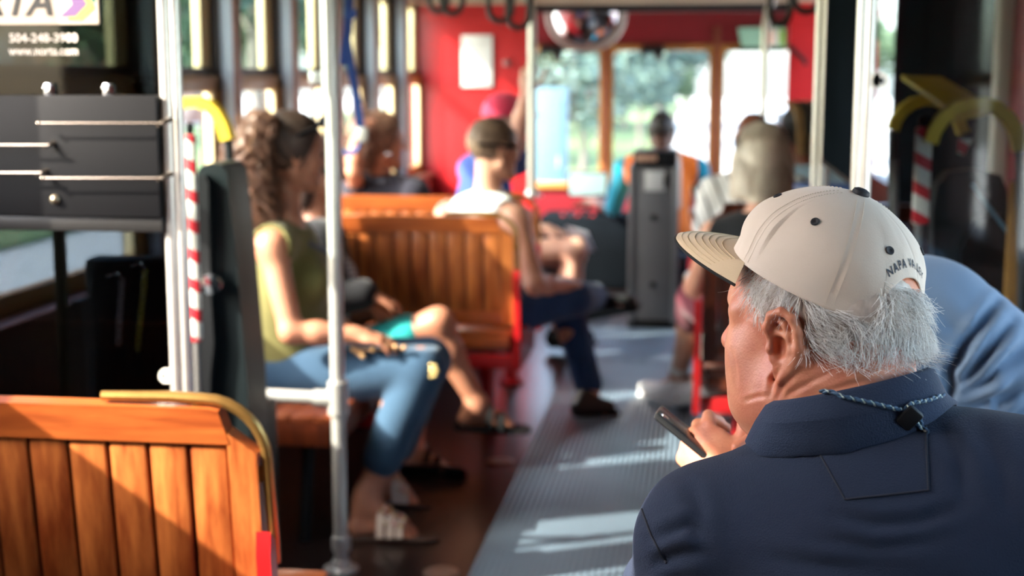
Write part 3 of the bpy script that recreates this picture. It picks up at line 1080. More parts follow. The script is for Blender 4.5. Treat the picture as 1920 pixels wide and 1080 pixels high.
for px in (92, 203):
    a = at(px, 165, PYL - .012)
    MB().box((a.x - .010, PYL - .014, pz(180)), (a.x + .010, PYL - .003, pz(156)), .003).ell((a.x - .008, PYL - .015, pz(165)), .004).build('clip', CHROME, t, off=PT)
# white sign with lettering and arrow mark
sg = MB().box((at(-135, 20, PYL).x, PYL - .009, pz(46)), (at(188, 20, PYL).x, PYL - .004, pz(-60)), .001).build('sign', mat('sign_white', srgb(226, 206, 186), .5), t, off=PT)
def on_sign(px, py):
    a = at(px, py, PYL - .011)
    return Vector((a.x, PYL - .0098, a.z)) - PT
INK = mat('ink_black', srgb(34, 32, 28), .5)
sp = on_sign(97, 28)
text_mesh('letters', 'NORTA', .0715, INK, sg, sp, (math.pi / 2, 0, 0), .0006, shear=.28, align='RIGHT', bold=.0016, sx=1.06)
def chev(x0, cols, dx):
    m = MB()
    P = []
    # a bent arrow band: upper arm comes from above, lower arm goes down-left
    pts = [(0, -50), (20, -50), (38, 8), (18, 31), (0, 31), (17, 8)]
    pts = [(x0 + a, b) for a, b in pts]
    return pts
def arrow(px0, dy, w, m, nm, lift):
    pts = [(px0, -42), (px0 + w, -42), (px0 + w + 30, 8 + dy), (px0 + w + 6, 31 + dy), (px0 - 2, 31 + dy), (px0 + 18, 8 + dy)]
    if nm == 'purple':
        pts = [(px0, -42), (px0 + w, -42), (px0 + w + 30, 8), (px0 + w + 8, 31), (px0 - 5, 31), (px0 + 18, 8)]
    V_ = [on_sign(a, b) + Vector((0, -lift, 0)) for a, b in pts]
    V2 = [v + Vector((0, .0004, 0)) for v in V_]
    n = len(V_)
    MB().add(V_ + V2, [tuple(range(n)), tuple(range(2 * n - 1, n - 1, -1))] + [(i, (i + 1) % n, n + (i + 1) % n, n + i) for i in range(n)]).build('arrow_mark', m, sg, smooth=False)
arrow(140, -8, 10, mat('mark_green', srgb(40, 110, 84), .5), 'green', .0002)
arrow(127, 7, 20, mat('mark_gold', srgb(226, 168, 62), .5), 'gold', .0006)
arrow(117, 0, 16, mat('mark_purple', srgb(92, 58, 108), .5), 'purple', .0010)
PALE = mat('print_pale', srgb(210, 200, 190), .5)
for body, py, w in (('504-248-3900', 79, 140), ('www.norta.com', 103, 142)):
    a = at(17, py, PYL - .005)
    o = text_mesh('letters', body, .0225, PALE, t, Vector((a.x, PYL - .0045, a.z)) - PT, (math.pi / 2, 0, 0), .0003, bold=.0004)
    ww = max(v.co.x for v in o.data.vertices) - min(v.co.x for v in o.data.vertices)
    s = w * PYL / 2650 / ww
    x0 = min(v.co.x for v in o.data.vertices)
    for v in o.data.vertices:
        v.co.x = x0 + (v.co.x - x0) * s

# striped post behind the stanchion, and another at the right lift
STRIPE = stripes_mat('red_white_stripe', [srgb(206, 40, 52), (srgb(228, 222, 212), .42)], (.55, 0, 1.0), 13.5)
def striped(Y, pxc, ytop, ybot, wpx, label, sgn):
    a = at(pxc, ytop, Y); b = at(pxc, ybot, Y)
    t = empty('striped_post', (a.x, Y, 0), 0, label, 'post')
    w_ = wpx * Y / 2650 / 2
    MB().box((-w_, -w_, b.z), (w_, w_, a.z), .006).build('striped_sleeve', STRIPE, t)
    MB().box((-w_ * .8, -w_ * .8, a.z), (w_ * .8, w_ * .8, a.z + .03), .01).build('cap', BLACKP, t)
    MB().tube([(0, 0, 0), (0, 0, b.z)], w_ * .7, 12).build('lower_tube', mat('post_grey', srgb(110, 106, 104), .4), t)
striped(3.35, 356, 252, 640, 20, 'red and white striped post beside the bright stanchion and dark lift column', 1)
striped(3.72, 1733, 238, 420, 28, 'red and white striped post behind the glass screen under the yellow handrail', 1)

# ================================================================== wheelchair lifts
def arc(c, rx, rz_, a0, a1, n=18, tilt=0):
    return [Vector((c[0] + rx * math.cos(t), c[1] + tilt * math.cos(t), c[2] + rz_ * math.sin(t))) for t in [a0 + (a1 - a0) * i / n for i in range(n + 1)]]
# left lift: dark tapering column, knob, yellow handrail
LY = 3.45
b0 = at(470, 1080, LY)
t = empty('wheelchair_lift', (at(420, 700, LY).x, LY, 0), 0, 'dark folded wheelchair lift column with yellow handrail beside the woman in green', 'wheelchair lift')
o_ = t.location
def lp(px, py, Y=LY):
    return at(px, py, Y)
prof = [(368, 1300), (366, 700), (368, 330), (374, 314), (392, 306), (414, 308), (425, 322), (440, 450), (462, 700), (490, 1300)]
pp = [(lp(a, b).x, lp(a, b).z) for a, b in prof]
pp = [(x, max(z, .01)) for x, z in pp]
m = MB().prism(pp, LY, LY + .16)
m.build('column', LIFTG, t, off=o_)
pp2 = [(lp(a, b).x, max(lp(a, b).z, .01)) for a, b in [(368, 1300), (367, 720), (370, 345), (376, 330), (392, 328), (398, 340), (402, 540), (408, 640), (402, 700), (400, 1300)]]
MB().prism(pp2, LY - .03, LY).build('side_pad', BLACKP, t, off=o_)
kb = lp(404, 528)
MB().lathe([(.010, 0), (.010, .02), (.026, .024), (.03, .04), (.026, .055), (.0, .06)], (kb.x + .006, LY - .0, kb.z), 18, (0, -1, 0)).ell((kb.x - .02, LY - .045, kb.z - .002), (.018, .014, .014)).build('knob', CHROME, t, off=o_)
q1, q2 = lp(474, 760, 3.6), lp(512, 1250, 3.6)
MB().box((q1.x, 3.55, .01), (q2.x, 3.70, q1.z), .008).build('lower_box', BLACKP, t, off=o_)
q3 = lp(497, 944, 3.55)
st = MB().box((q3.x - .014, 3.545, q3.z - .042), (q3.x + .014, 3.55, q3.z + .042), .002).build('sticker', WHITEP, t, off=o_)
MB().lathe([(.006, 0), (.010, .0), (.010, .001), (.006, .001)], (q3.x, 3.5445, q3.z - .004), 18, (0, 1, 0)).box((q3.x - .004, 3.5435, q3.z + .004), (q3.x + .003, 3.545, q3.z + .016), .0005).build('wheelchair_mark', INK, st, off=o_)
hy = 3.75
pa = [lp(x, y, hy) for x, y in ((296, 214), (318, 200), (345, 193), (372, 191), (393, 198), (408, 212), (419, 232), (428, 262))]
for p_ in pa: p_.y = hy
MB().band(pa, .05, .03, (0, 1, 0)).build('yellow_handrail', YELLOW, t, off=o_)
pb = [pa[-1], lp(432, 330, hy), lp(436, 500, hy)]
MB().tube([Vector((p.x, hy, p.z)) for p in pb], .012, 10).build('handrail_post', BLACKP, t, off=o_)
# folded platform, arm pad and side plate behind the lower pane
MB().box((-1.36, 2.95, .12), (-1.16, 3.02, 1.02), .02).build('platform', LIFTG, t, off=o_)
m = MB()
e = [lp(150, 790, 2.85), lp(140, 660, 2.85), lp(136, 580, 2.85), lp(146, 560, 2.85), lp(160, 562, 2.85), lp(166, 600, 2.85), lp(172, 790, 2.85)]
m.prism([(p.x, p.z) for p in e], 2.82, 2.88)
m.build('arm_pad', mat('pad_taupe', srgb(110, 98, 88), .6), t, off=o_)
a = lp(103, 432, 2.9); b = lp(110, 790, 2.9)
MB().box((a.x - .008, 2.9, b.z), (a.x + .012, 2.93, a.z + .3), .003).build('side_bar', mat('bar_olive', srgb(120, 112, 84), .5), t, off=o_)

def chain(px0, py0, px1, py1, Y, m1, label):
    a, b = at(px0, py0, Y), at(px1, py1, Y)
    t = empty('chain', a, 0, label, 'chain')
    n = int((a - b).length / .012)
    mm = MB()
    for i in range(n):
        c = a.lerp(b, i / (n - 1)) - a
        ring = []
        for k in range(10):
            th = 2 * math.pi * k / 10
            u = .0045 * math.cos(th)
            ring.append(c + (Vector((u, 0, .0085 * math.sin(th))) if i % 2 == 0 else Vector((u * .4, u, .0085 * math.sin(th)))))
        mm.tube(ring, .0018, 6, closed=True)
    mm.build('links', m1, t)
    MB().tube([(0, 0, .0), (0, -.02, .02), (0, -.0765, .02)], .003, 8).build('hook', CHROME, t)
chain(229, 528, 222, 640, 2.60, mat('chain_pale', srgb(220, 190, 180), .4), 'pale pink hanging safety chain seen through the lower partition pane')
chain(272, 510, 258, 652, 2.60, mat('chain_yellow', srgb(226, 190, 60), .4), 'yellow hanging safety chain seen through the lower partition pane')

# right lift
RY = 3.75
t = empty('wheelchair_lift', (.72, RY, 0), 0, 'dark folded wheelchair lift with yellow arched handrails behind the glass screen', 'wheelchair lift')
o_ = t.location
def rp(px, py, Y=RY):
    p = at(px, py, Y); p.y = Y
    return p
pr = [(1752, 1300), (1752, 400), (1760, 350), (1782, 325), (1830, 320), (1880, 330), (1892, 360), (1900, 1300)]
pp = [(rp(a, b).x, max(rp(a, b).z, .01)) for a, b in pr]
MB().prism(pp, RY + .02, RY + .12).build('body', LIFTG, t, off=o_)
pp = [(rp(a, b).x, max(rp(a, b).z, .01)) for a, b in [(1800, 1300), (1800, 470), (1830, 410), (1880, 400), (1884, 1300)]]
MB().prism(pp, RY - .01, RY + .02).build('panel', BLACKP, t, off=o_)
MB().tube([rp(1822, 345, RY - .02), rp(1904, 455, RY - .02)], .005, 8).build('gas_strut', mat('strut_blue', srgb(86, 130, 156), .4), t, off=o_)
pf = [rp(x, y, RY - .06) for x, y in ((1744, 268), (1752, 244), (1768, 221), (1790, 204), (1816, 196), (1842, 194), (1868, 202), (1890, 221), (1904, 246), (1911, 282))]
MB().band(pf, .05, .032, (0, 1, 0)).build('yellow_handrail', YELLOW, t, off=o_)
pf = [rp(x, y, RY + .35) for x, y in ((1673, 244), (1680, 224), (1693, 206), (1712, 193), (1736, 187), (1758, 190), (1778, 200), (1795, 218), (1806, 250))]
MB().band(pf, .05, .03, (0, 1, 0)).build('yellow_handrail', YELLOW, t, off=o_)
f0 = [rp(1690, 141, RY + .32), rp(1766, 144, RY + .32), rp(1868, 202, RY - .02), rp(1800, 218, RY - .02)]
vs = f0 + [v + Vector((0, 0, -.012)) for v in f0]
MB().add(vs, [(0, 1, 2, 3), (7, 6, 5, 4), (0, 4, 5, 1), (1, 5, 6, 2), (2, 6, 7, 3), (3, 7, 4, 0)]).build('yellow_flap', YELLOW, t, smooth=False, off=o_)
MB().tube([pf[0], rp(1672, 330, RY + .35), rp(1675, 560, RY + .35)], .012, 10).tube([rp(1911, 282, RY - .06), rp(1916, 420, RY - .06), rp(1918, 1200, RY - .06)], .012, 10).build('handrail_post', mat('post_dark', srgb(70, 74, 76), .4, metal=.4), t, off=o_)
a = rp(1905, 340, RY - .04)
MB().box((a.x - .014, RY - .045, .02), (a.x + .02, RY - .02, a.z), .004).build('ochre_edge', mat('ochre', srgb(168, 120, 54), .5), t, off=o_)
a = rp(1808, 272, RY - .01)
MB().prism([(a.x - .016, a.z + .014), (a.x + .02, a.z + .016), (a.x - .0, a.z - .026), (a.x - .016, a.z - .02)], RY - .015, RY - .009).build('warning_plate', STRIPE, t, off=o_)
MB().tube([rp(1677, 300, RY + .2), rp(1680, 560, RY + .2)], .01, 10).build('rear_tube', mat('post_grey', srgb(110, 106, 104), .4), t, off=o_)

# ================================================================== front of the car
a, b = at(866, 66, YB), at(924, 163, YB)
po = MB().box((a.x, YB - .018, b.z), (b.x, YB - .012, a.z), .003).build('poster', mat('paper', srgb(232, 228, 226), .6), off=((a.x + b.x) / 2, YB - .015, b.z))
po.location = ((a.x + b.x) / 2, YB - .015, b.z)
tag(po, 'white printed notice on the red bulkhead', 'notice')
m = MB()
for i in range(9):
    zz = a.z - .05 - i * .026
    m.box((a.x + .03, YB - .0195, zz), (b.x - .03 - .02 * (i % 3), YB - .018, zz + .006))
m.build('text_lines', mat('faint_grey', srgb(196, 192, 192), .6), po, smooth=False, off=po.location)
a = at(950, 118, YB)
o = MB().lathe([(.010, 0), (.010, .01), (.022, .014), (.022, .026), (.010, .03)], (0, 0, 0), 16, (0, -1, 0)).build('coat_hook', mat('knob_grey', srgb(150, 110, 110), .4, metal=.5))
o.location = (a.x, YB, a.z); tag(o, 'small grey knob on the red bulkhead beside the white notice', 'knob')

# farebox
FY = 7.90
a, b = at(1180, 283, FY), at(1268, 612, FY)
fx = (a.x + b.x) / 2; fw = b.x - a.x; ztop = a.z
t = empty('farebox', (fx, FY, 0), 0, 'tall grey metal farebox standing behind the driver', 'farebox')
MB().box((-fw / 2 + .03, 0, .05), (fw / 2 - .03, .30, ztop - .08), .006).build('door_panel', CONSOLE, t)
for s in (-1, 1):
    MB().box((s * (fw / 2 - .03), -.012, .03), (s * fw / 2, .31, ztop - .08), .006).build('side_post', mat('console_light', srgb(122, 122, 125), .35, metal=.5), t)
    MB().box((s * (fw / 2 - .02), .0, 0), (s * (fw / 2 - .05), .05, .03), .004).build('foot', BLACKP, t)
MB().box((-fw / 2, .0, 0), (fw / 2, .30, .05), .004).build('plinth', BLACKM, t)
MB().box((-fw / 2 + .02, -.014, ztop - .09), (fw / 2 - .01, .28, ztop), .012).build('top_hood', BLACKP, t)
MB().box((-fw / 2 + .035, -.018, ztop - .055), (.015, -.013, ztop - .02), .002).build('display', mat('display_tan', srgb(180, 140, 120), .4), t)
MB().box((-.05, -.004, ztop - .22), (.06, .0, ztop - .11), .002).build('label_plate', mat('plate_grey', srgb(190, 190, 192), .5), t)
for z in (ztop - .37, ztop - .75):
    MB().lathe([(.018, 0), (.018, .006), (.01, .012), (.0, .014)], (0.0, -.0, z), 14, (0, -1, 0)).build('lock', BLACKP, t)
MB().box((fw / 2 - .085, -.005, ztop - .20), (fw / 2 - .055, .0, ztop - .13), .002).build('slot', BLACKM, t)

# driver's desk and screen
DY = 9.3
a, b = at(1045, 372, DY), at(1175, 560, DY)
t = empty('driver_console', ((a.x + b.x) / 2, DY, 0), 0, 'black driver\'s control desk with levers below the screen', 'console')
w_ = (b.x - a.x) / 2 + .12
MB().box((-w_, 0, 0), (w_, .45, a.z - .12), .03).build('desk', FLATB, t)
MB().tube([(.05, .1, a.z - .12), (.05, .05, a.z - .02)], .014, 10).ell((.05, .05, a.z), (.028, .028, .028)).build('lever', BLACKP, t)
MB().tube([(-.08, .1, a.z - .12), (-.1, .04, a.z - .05)], .012, 10).tube([(-.13, .04, a.z - .05), (-.03, .04, a.z - .045)], .014, 10).build('controller_handle', CHROME, t)
for i in range(5):
    MB().lathe([(.012, 0), (.012, .012), (.0, .014)], (-.2 + i * .05, .06, a.z - .12), 10).build('button', CHROME if i % 2 else REDM, t)
a, b = at(1068, 325, 9.6), at(1136, 367, 9.6)
t = empty('monitor', ((a.x + b.x) / 2, 9.62, b.z), 0, 'small glowing pale screen above the control desk', 'screen')
hw, hh = (b.x - a.x) / 2, a.z - b.z
MB().box((-hw - .012, .0, -.012), (hw + .012, .035, hh + .012), .006).build('housing', BLACKP, t)
MB().box((-hw, -.003, 0), (hw, .0, hh), .001).build('display', mat('lit_display', srgb(90, 110, 110), .3, emit=srgb(205, 240, 236), emit_s=.45), t)
MB().tube([(0, .02, -.01), (0, .05, -.2), (0, .05, -.25)], .015, 8).build('stand', BLACKP, t)

# round mirror in the vestibule
mc = at(1098, 22, 9.0)
t = empty('convex_mirror', mc, 0, 'round convex mirror with grey rim hanging above the windscreen', 'mirror')
rr = 70 * 9.0 / 2650
MB().lathe([(rr * .7 * math.sin(th) / math.sin(1.2) * 1.3, rr * .5 * (math.cos(th))) for th in [1.2 * (1 - i / 8) for i in range(9)]], (0, 0, 0), 28, (0, -1, -.4)).build('dome', CHROME, t)
ring = []
ax = Vector((0, -1, -.4)).normalized(); u_, v_ = frame_for(ax)
for k in range(36):
    th = 2 * math.pi * k / 36
    ring.append(ax * rr * .10 + (u_ * math.cos(th) + v_ * math.sin(th)) * rr * .93)
MB().tube(ring, .04, 10, closed=True).build('rim', mat('rim_grey', srgb(150, 140, 132), .4), t)
MB().tube([(0, .02, 0), (0, .1, .4)], .014, 8).build('bracket', BLACKP, t)

# small black motors over the panes, and the coloured card
for px, py, lab in ((1225, 97, 'black wiper motor at the top of the middle windscreen pane'), (1036, 97, 'black wiper motor at the top of the windscreen pane beside the grab pole')):
    a = at(px, py, YW - .08)
    t = empty('wiper_motor', a, 0, lab, 'motor')
    MB().box((-.085, -.04, -.012), (.075, .05, .045), .012).build('housing', BLACKM, t)
    MB().tube([(.03, 0, 0), (.045, -.02, -.05)], [.035, .03], 12).build('gear_case', BLACKM, t)
    MB().tube([(-.05, 0, -.01), (-.09, .0, -.03)], .012, 8).build('wiper_lever', BLACKM, t)
HY = YW - .06
a, b = at(1384, 52, HY), at(1472, 88, HY)
t = empty('header_display', ((a.x + b.x) / 2, HY, b.z), 0, 'coloured notice box with a mint green end above the windscreen', 'notice box')
hw, hh = (b.x - a.x) / 2, a.z - b.z
MB().prism([(-hw + .03, 0), (hw, 0), (hw, hh), (-hw, hh)], 0, .06).build('box', mat('mint', srgb(150, 206, 180), .5), t)
MB().box((0.0, -.003, .012), (hw * .45, 0, hh - .012), .001).build('orange_card', mat('card_orange', srgb(240, 176, 140), .5), t)
MB().box((hw * .5, -.003, .012), (hw * .7, 0, hh - .012), .001).build('white_card', WHITEP, t)
MB().box((hw * .72, -.003, .012), (hw * .98, 0, hh - .012), .001).build('green_card', mat('card_green', srgb(140, 196, 92), .5), t)
MB().box((-hw, .0, -.03), (hw, .05, 0), .004).build('shelf', BLACKM, t)
a, b = at(1478, 85, 8.5), at(1507, 112, 8.5)
o = MB().tube([(0, 0, 0), (b.x - a.x, -.02, b.z - a.z), (b.x - a.x + .01, -.02, b.z - a.z - .03)], .014, 10).build('door_handle', BLACKM)
o.location = (a.x, 8.5, a.z); tag(o, 'black slanting lever on the red panel above the braided rider', 'lever')

# hanging grab straps at the top
STRAP = mat('strap_black', srgb(34, 30, 28), .5)
def strap(px, py, Y, wpx, label, grp):
    a = at(px, py, Y)
    t = empty('hanging_strap', (a.x, Y, a.z), 0, label, 'strap', grp)
    w_ = wpx * Y / 2650 / 2
    pts = [(-w_ * .35, 0, .30), (-w_, 0, .12)] + [(w_ * math.cos(th), 0, .05 + .05 * math.sin(th)) for th in [math.pi + math.pi * i / 10 for i in range(11)]] + [(w_, 0, .12), (w_ * .35, 0, .30)]
    MB().tube(pts, .012, 8).build('loop', STRAP, t)
    MB().box((-.02, -.012, .29), (.02, .012, 1.0 if a.z > 3 else ZC - a.z), .003).build('hanger', STRAP, t)
G1 = 'grab straps hanging before the red bulkhead'
for px, py, w_ in ((822, 22, 34), (848, 26, 40), (938, 40, 44), (972, 52, 40)):
    strap(px, py, 5.6, w_, 'dark looped grab strap hanging from the ceiling in front of the red bulkhead', G1)
strap(1462, 46, 5.6, 36, 'dark looped grab strap hanging beside the coloured notice box', None)
strap(1512, 22, 5.2, 46, 'dark looped grab strap hanging above the red panel beside the pale stanchion', None)
tag(MB().tube([(-.75, 2.0, 2.0), (-.75, 8.3, 2.0)], .016, 12).build('ceiling_rail', STEEL), 'steel ceiling rail above the seats carrying the grab straps', 'rail')

# blue webbing belt with buckle hanging in front of the windows
BLUE = mat('blue_webbing', srgb(32, 62, 128), .7, bump=.1, bscale=400)
bY = 4.7
t = empty('webbing_belt', at(660, 0, bY), 0, 'blue webbing belt with grey buckle hanging beside the curly haired woman', 'belt')
o_ = t.location
def bp_(px, py):
    p = at(px, py, bY); p.y = bY
    return p
MB().band([bp_(652, -60), bp_(655, 0), bp_(652, 60), bp_(648, 85), bp_(644, 122)], .030, .004, (.9, .4, 0)).build('strap', BLUE, t, off=o_)
MB().band([bp_(655, 15), bp_(650, 70), bp_(657, 120), bp_(668, 180), bp_(676, 240)], .028, .004, (.9, .3, .1)).build('strap', BLUE, t, off=o_)
MB().band([bp_(650, 20), bp_(660, 28), bp_(668, 24)], .03, .006, (0, .3, 1)).build('knot', BLUE, t, off=o_)
a = bp_(680, 253)
MB().box((a.x - .018, bY - .01, a.z - .026), (a.x + .018, bY + .01, a.z + .026), .006).build('buckle', mat('buckle_grey', srgb(170, 164, 160), .4, metal=.4), t, off=o_)
MB().band([bp_(676, 268), bp_(670, 280), bp_(655, 288), bp_(643, 284)], .018, .006, (0, .3, 1)).build('loose_end', BLUE, t, off=o_)

# metal discs in the floor
for px, py, lab in ((826, 1074, 'round worn metal disc in the floor at the bottom edge beside the ribbed mat'), (938, 866, 'faint round metal disc in the dark floor below the black sandal')):
    a = on_floor(px, py)
    yy = a.y
    o = MB().lathe([(.052, 0), (.052, .003), (.046, .005), (.012, .005), (.010, .004), (.0, .004)], (0, 0, 0), 26).build('floor_disc', mat('disc_metal', srgb(170, 140, 124), .4, metal=.5, var=.4, vscale=40))
    o.location = (a.x, yy, 0.0); tag(o, lab, 'floor disc')
# ================================================================== people
def skin(name, col, col2, sss=.08):
    return mat(name, col, .5, var=.55, vscale=7, col2=col2, bump=.04, bscale=260, sss=sss)
SK_FAIR = skin('skin_fair', srgb(214, 160, 134), srgb(186, 116, 94))
SK_TAN = skin('skin_tan', srgb(188, 128, 100), srgb(150, 92, 70))
SK_PINK = skin('skin_pink', srgb(222, 172, 150), srgb(200, 130, 112))
SK_DARK = skin('skin_dark', srgb(86, 52, 40), srgb(56, 34, 28))
SK_BROWN = skin('skin_brown', srgb(140, 82, 60), srgb(100, 56, 42))

def cloth(name, col, var=.3, vscale=5, bump=.12, bscale=380, col2=None, rough=.85):
    return mat(name, col, rough, var=var, vscale=vscale, bump=bump, bscale=bscale, col2=col2, sheen=.15, spec=.2)
DENIM = cloth('blue_denim', srgb(56, 82, 106), .6, 6, col2=srgb(38, 60, 84))
DENIMD = cloth('dark_denim', srgb(44, 74, 118), .6, 6, col2=srgb(22, 38, 66))

def V3(v):
    return np.array(tuple(v), float)
def px3(t):
    return V3(at(*t)) if not isinstance(t, np.ndarray) else t

def head_axes(F):
    F = nrm(F)
    U = np.array([0, 0, 1.0]) - F * F[2]
    U = nrm(U)
    L = np.cross(U, F)
    return F, L, U

def head_prims(C, F, s=1.0, L=None, U=None, ears=True, fem=False):
    """head around C (between the ears), F facing; s scales"""
    if L is None:
        F, L, U = head_axes(F)
    rot = np.array([F, L, U])
    def P(f, l, u):
        return C + (F * f + L * l + U * u) * s
    j = .9 if fem else 1.0
    pr = [ELL(P(-.012, 0, .035), np.array([.098, .075, .085]) * s, rot, .02),
          ELL(P(.042, 0, -.030), np.array([.052, .060, .082]) * s, rot, .03 * s),
          CAP(P(.052, 0, .045), P(.075, 0, .02), .048 * s, .035 * s, .03 * s)]
    for e in (1, -1):
        pr += [CAP(P(.0, e * .052 * j, -.058), P(.072, e * .014, -.104), .024 * s, .019 * s, .025 * s),
               ELL(P(.058, e * .036, -.022), np.array([.030, .028, .030]) * s, rot, .02 * s),
               CAP(P(.080, e * .012, .020), P(.066, e * .050, .016), .015 * s, .013 * s, .012 * s)]
    pr += [ELL(P(.076, 0, -.100), np.array([.020, .022, .018]) * s, rot, .02 * s)]
    for e in (1, -1):
        pr += [CUT(P(.098, e * .032, .000), np.array([.016, .017, .012]) * s, rot, .012 * s)]
        pr += [ELL(P(.074, e * .032, .000), np.array([.014, .014, .012]) * s, rot, .006 * s)]
    pr += [CAP(P(.090, 0, .012), P(.114, 0, -.028), .009 * s, .013 * s, .012 * s),
           ELL(P(.104, .012, -.034), np.array([.010, .008, .008]) * s, rot, .006 * s),
           ELL(P(.104, -.012, -.034), np.array([.010, .008, .008]) * s, rot, .006 * s),
           CAP(P(.088, .018, -.064), P(.096, 0, -.062), .007 * s, .008 * s, .006 * s),
           CAP(P(.088, -.018, -.064), P(.096, 0, -.062), .007 * s, .008 * s, .006 * s),
           CAP(P(.086, .014, -.075), P(.093, 0, -.076), .007 * s, .009 * s, .006 * s),
           CAP(P(.086, -.014, -.075), P(.093, 0, -.076), .007 * s, .009 * s, .006 * s)]
    if ears:
        for e in (1, -1):
            pr += ear_prims(P(-.002, e * .072, -.006), F, L * e, U, s)
    return pr

def ear_prims(c, F, O, U, s=1.0, fine=False):
    """ear with rim, hollow, lobe; O points out of the head"""
    O2 = nrm(O * .985 - F * .13)
    B = nrm(np.cross(O2, U)) if np.dot(np.cross(O2, U), -F) > 0 else -nrm(np.cross(O2, U))
    U2 = nrm(U - B * .10)
    rot = np.array([B, U2, O2])
    def P(b, u, o):
        return c + (B * b + U2 * u + O2 * o) * s
    pr = [ELL(P(.004, .004, .004), np.array([.0185, .031, .0075]) * s, rot, .006 * s)]
    # rim
    pts = [(-.012, .004, .008), (-.013, .016, .012), (-.006, .029, .014), (.006, .034, .0145), (.017, .028, .0145), (.0225, .014, .014), (.021, -.002, .013), (.015, -.016, .011), (.008, -.025, .009)]
    for a, b in zip(pts[:-1], pts[1:]):
        pr.append(CAP(P(*a), P(*b), .0046 * s, .0046 * s, .004 * s))
    pr += [ELL(P(-.002, -.029, .006), np.array([.0105, .0125, .0062]) * s, rot, .007 * s)]
    # hollow and folds
    pr += [CUT(P(-.001, -.004, .012), np.array([.0088, .0125, .0095]) * s, rot, .003 * s),
           CUT(P(.006, .018, .013), np.array([.0085, .0115, .0055]) * s, rot, .003 * s)]
    fp = [(.006, -.018, .009), (.0125, -.006, .012), (.0115, .008, .0125), (.008, .02, .012), (-.001, .027, .011)]
    for a, b in zip(fp[:-1], fp[1:]):
        pr.append(CAP(P(*a), P(*b), .0036 * s, .003 * s, .003 * s))
    pr += [CAP(P(.011, .008, .0115), P(-.004, .012, .009), .003 * s, .003 * s, .003 * s),
           ELL(P(-.0125, -.006, .010), np.array([.0048, .0068, .005]) * s, rot, .004 * s),
           ELL(P(-.0095, -.017, .0085), np.array([.006, .005, .0045]) * s, rot, .004 * s)]
    return pr

def hand_prims(wr, d, pn, th, s=1.0, curl=(.25, .35, .3), fat=1.0, spread=.05):
    """palm, four unequal bent fingers and a thumb; d: wrist to knuckles, pn: out of the palm, th: thumb side"""
    d = nrm(d)
    th = nrm(np.asarray(th, float) - d * np.dot(th, d))
    pn0 = np.cross(d, th)
    pn = pn0 if np.dot(pn0, pn) > 0 else -pn0
    rot = np.array([th, d, pn])
    pr = [ELL(wr + d * .048 * s, np.array([.041, .052, .0155]) * s, rot, .012 * s),
          CAP(wr - d * .01, wr + d * .03 * s, .024 * s, .024 * s, .015 * s)]
    lens = (.070, .078, .073, .056)
    for i in range(4):
        o = (1.5 - i) * .0195
        p = wr + (d * (.088 - .006 * abs(1.3 - i)) + th * o) * s
        dd = nrm(d + th * (1.5 - i) * spread)
        a = 0
        for j, fr in enumerate((.45, .31, .24)):
            a += curl[j] * (1 + .12 * i)
            v = dd * math.cos(a) + pn * math.sin(a)
            q = p + v * lens[i] * fr * s
            r0 = (.0088 - .0009 * j) * s * fat
            pr.append(CAP(p, q, r0, r0 - .0008, .004 * s))
            p = q
    p = wr + (d * .022 + th * .034 + pn * .006) * s
    for j, (ln, ro) in enumerate(((.042, .013), (.032, .0105), (.026, .009))):
        v = nrm(d * (.62 + .2 * j) + th * (.62 - .3 * j) + pn * (.25 + .15 * j))
        q = p + v * ln * s
        pr.append(CAP(p, q, ro * s, (ro - .001) * s, .006 * s))
        p = q
    return pr

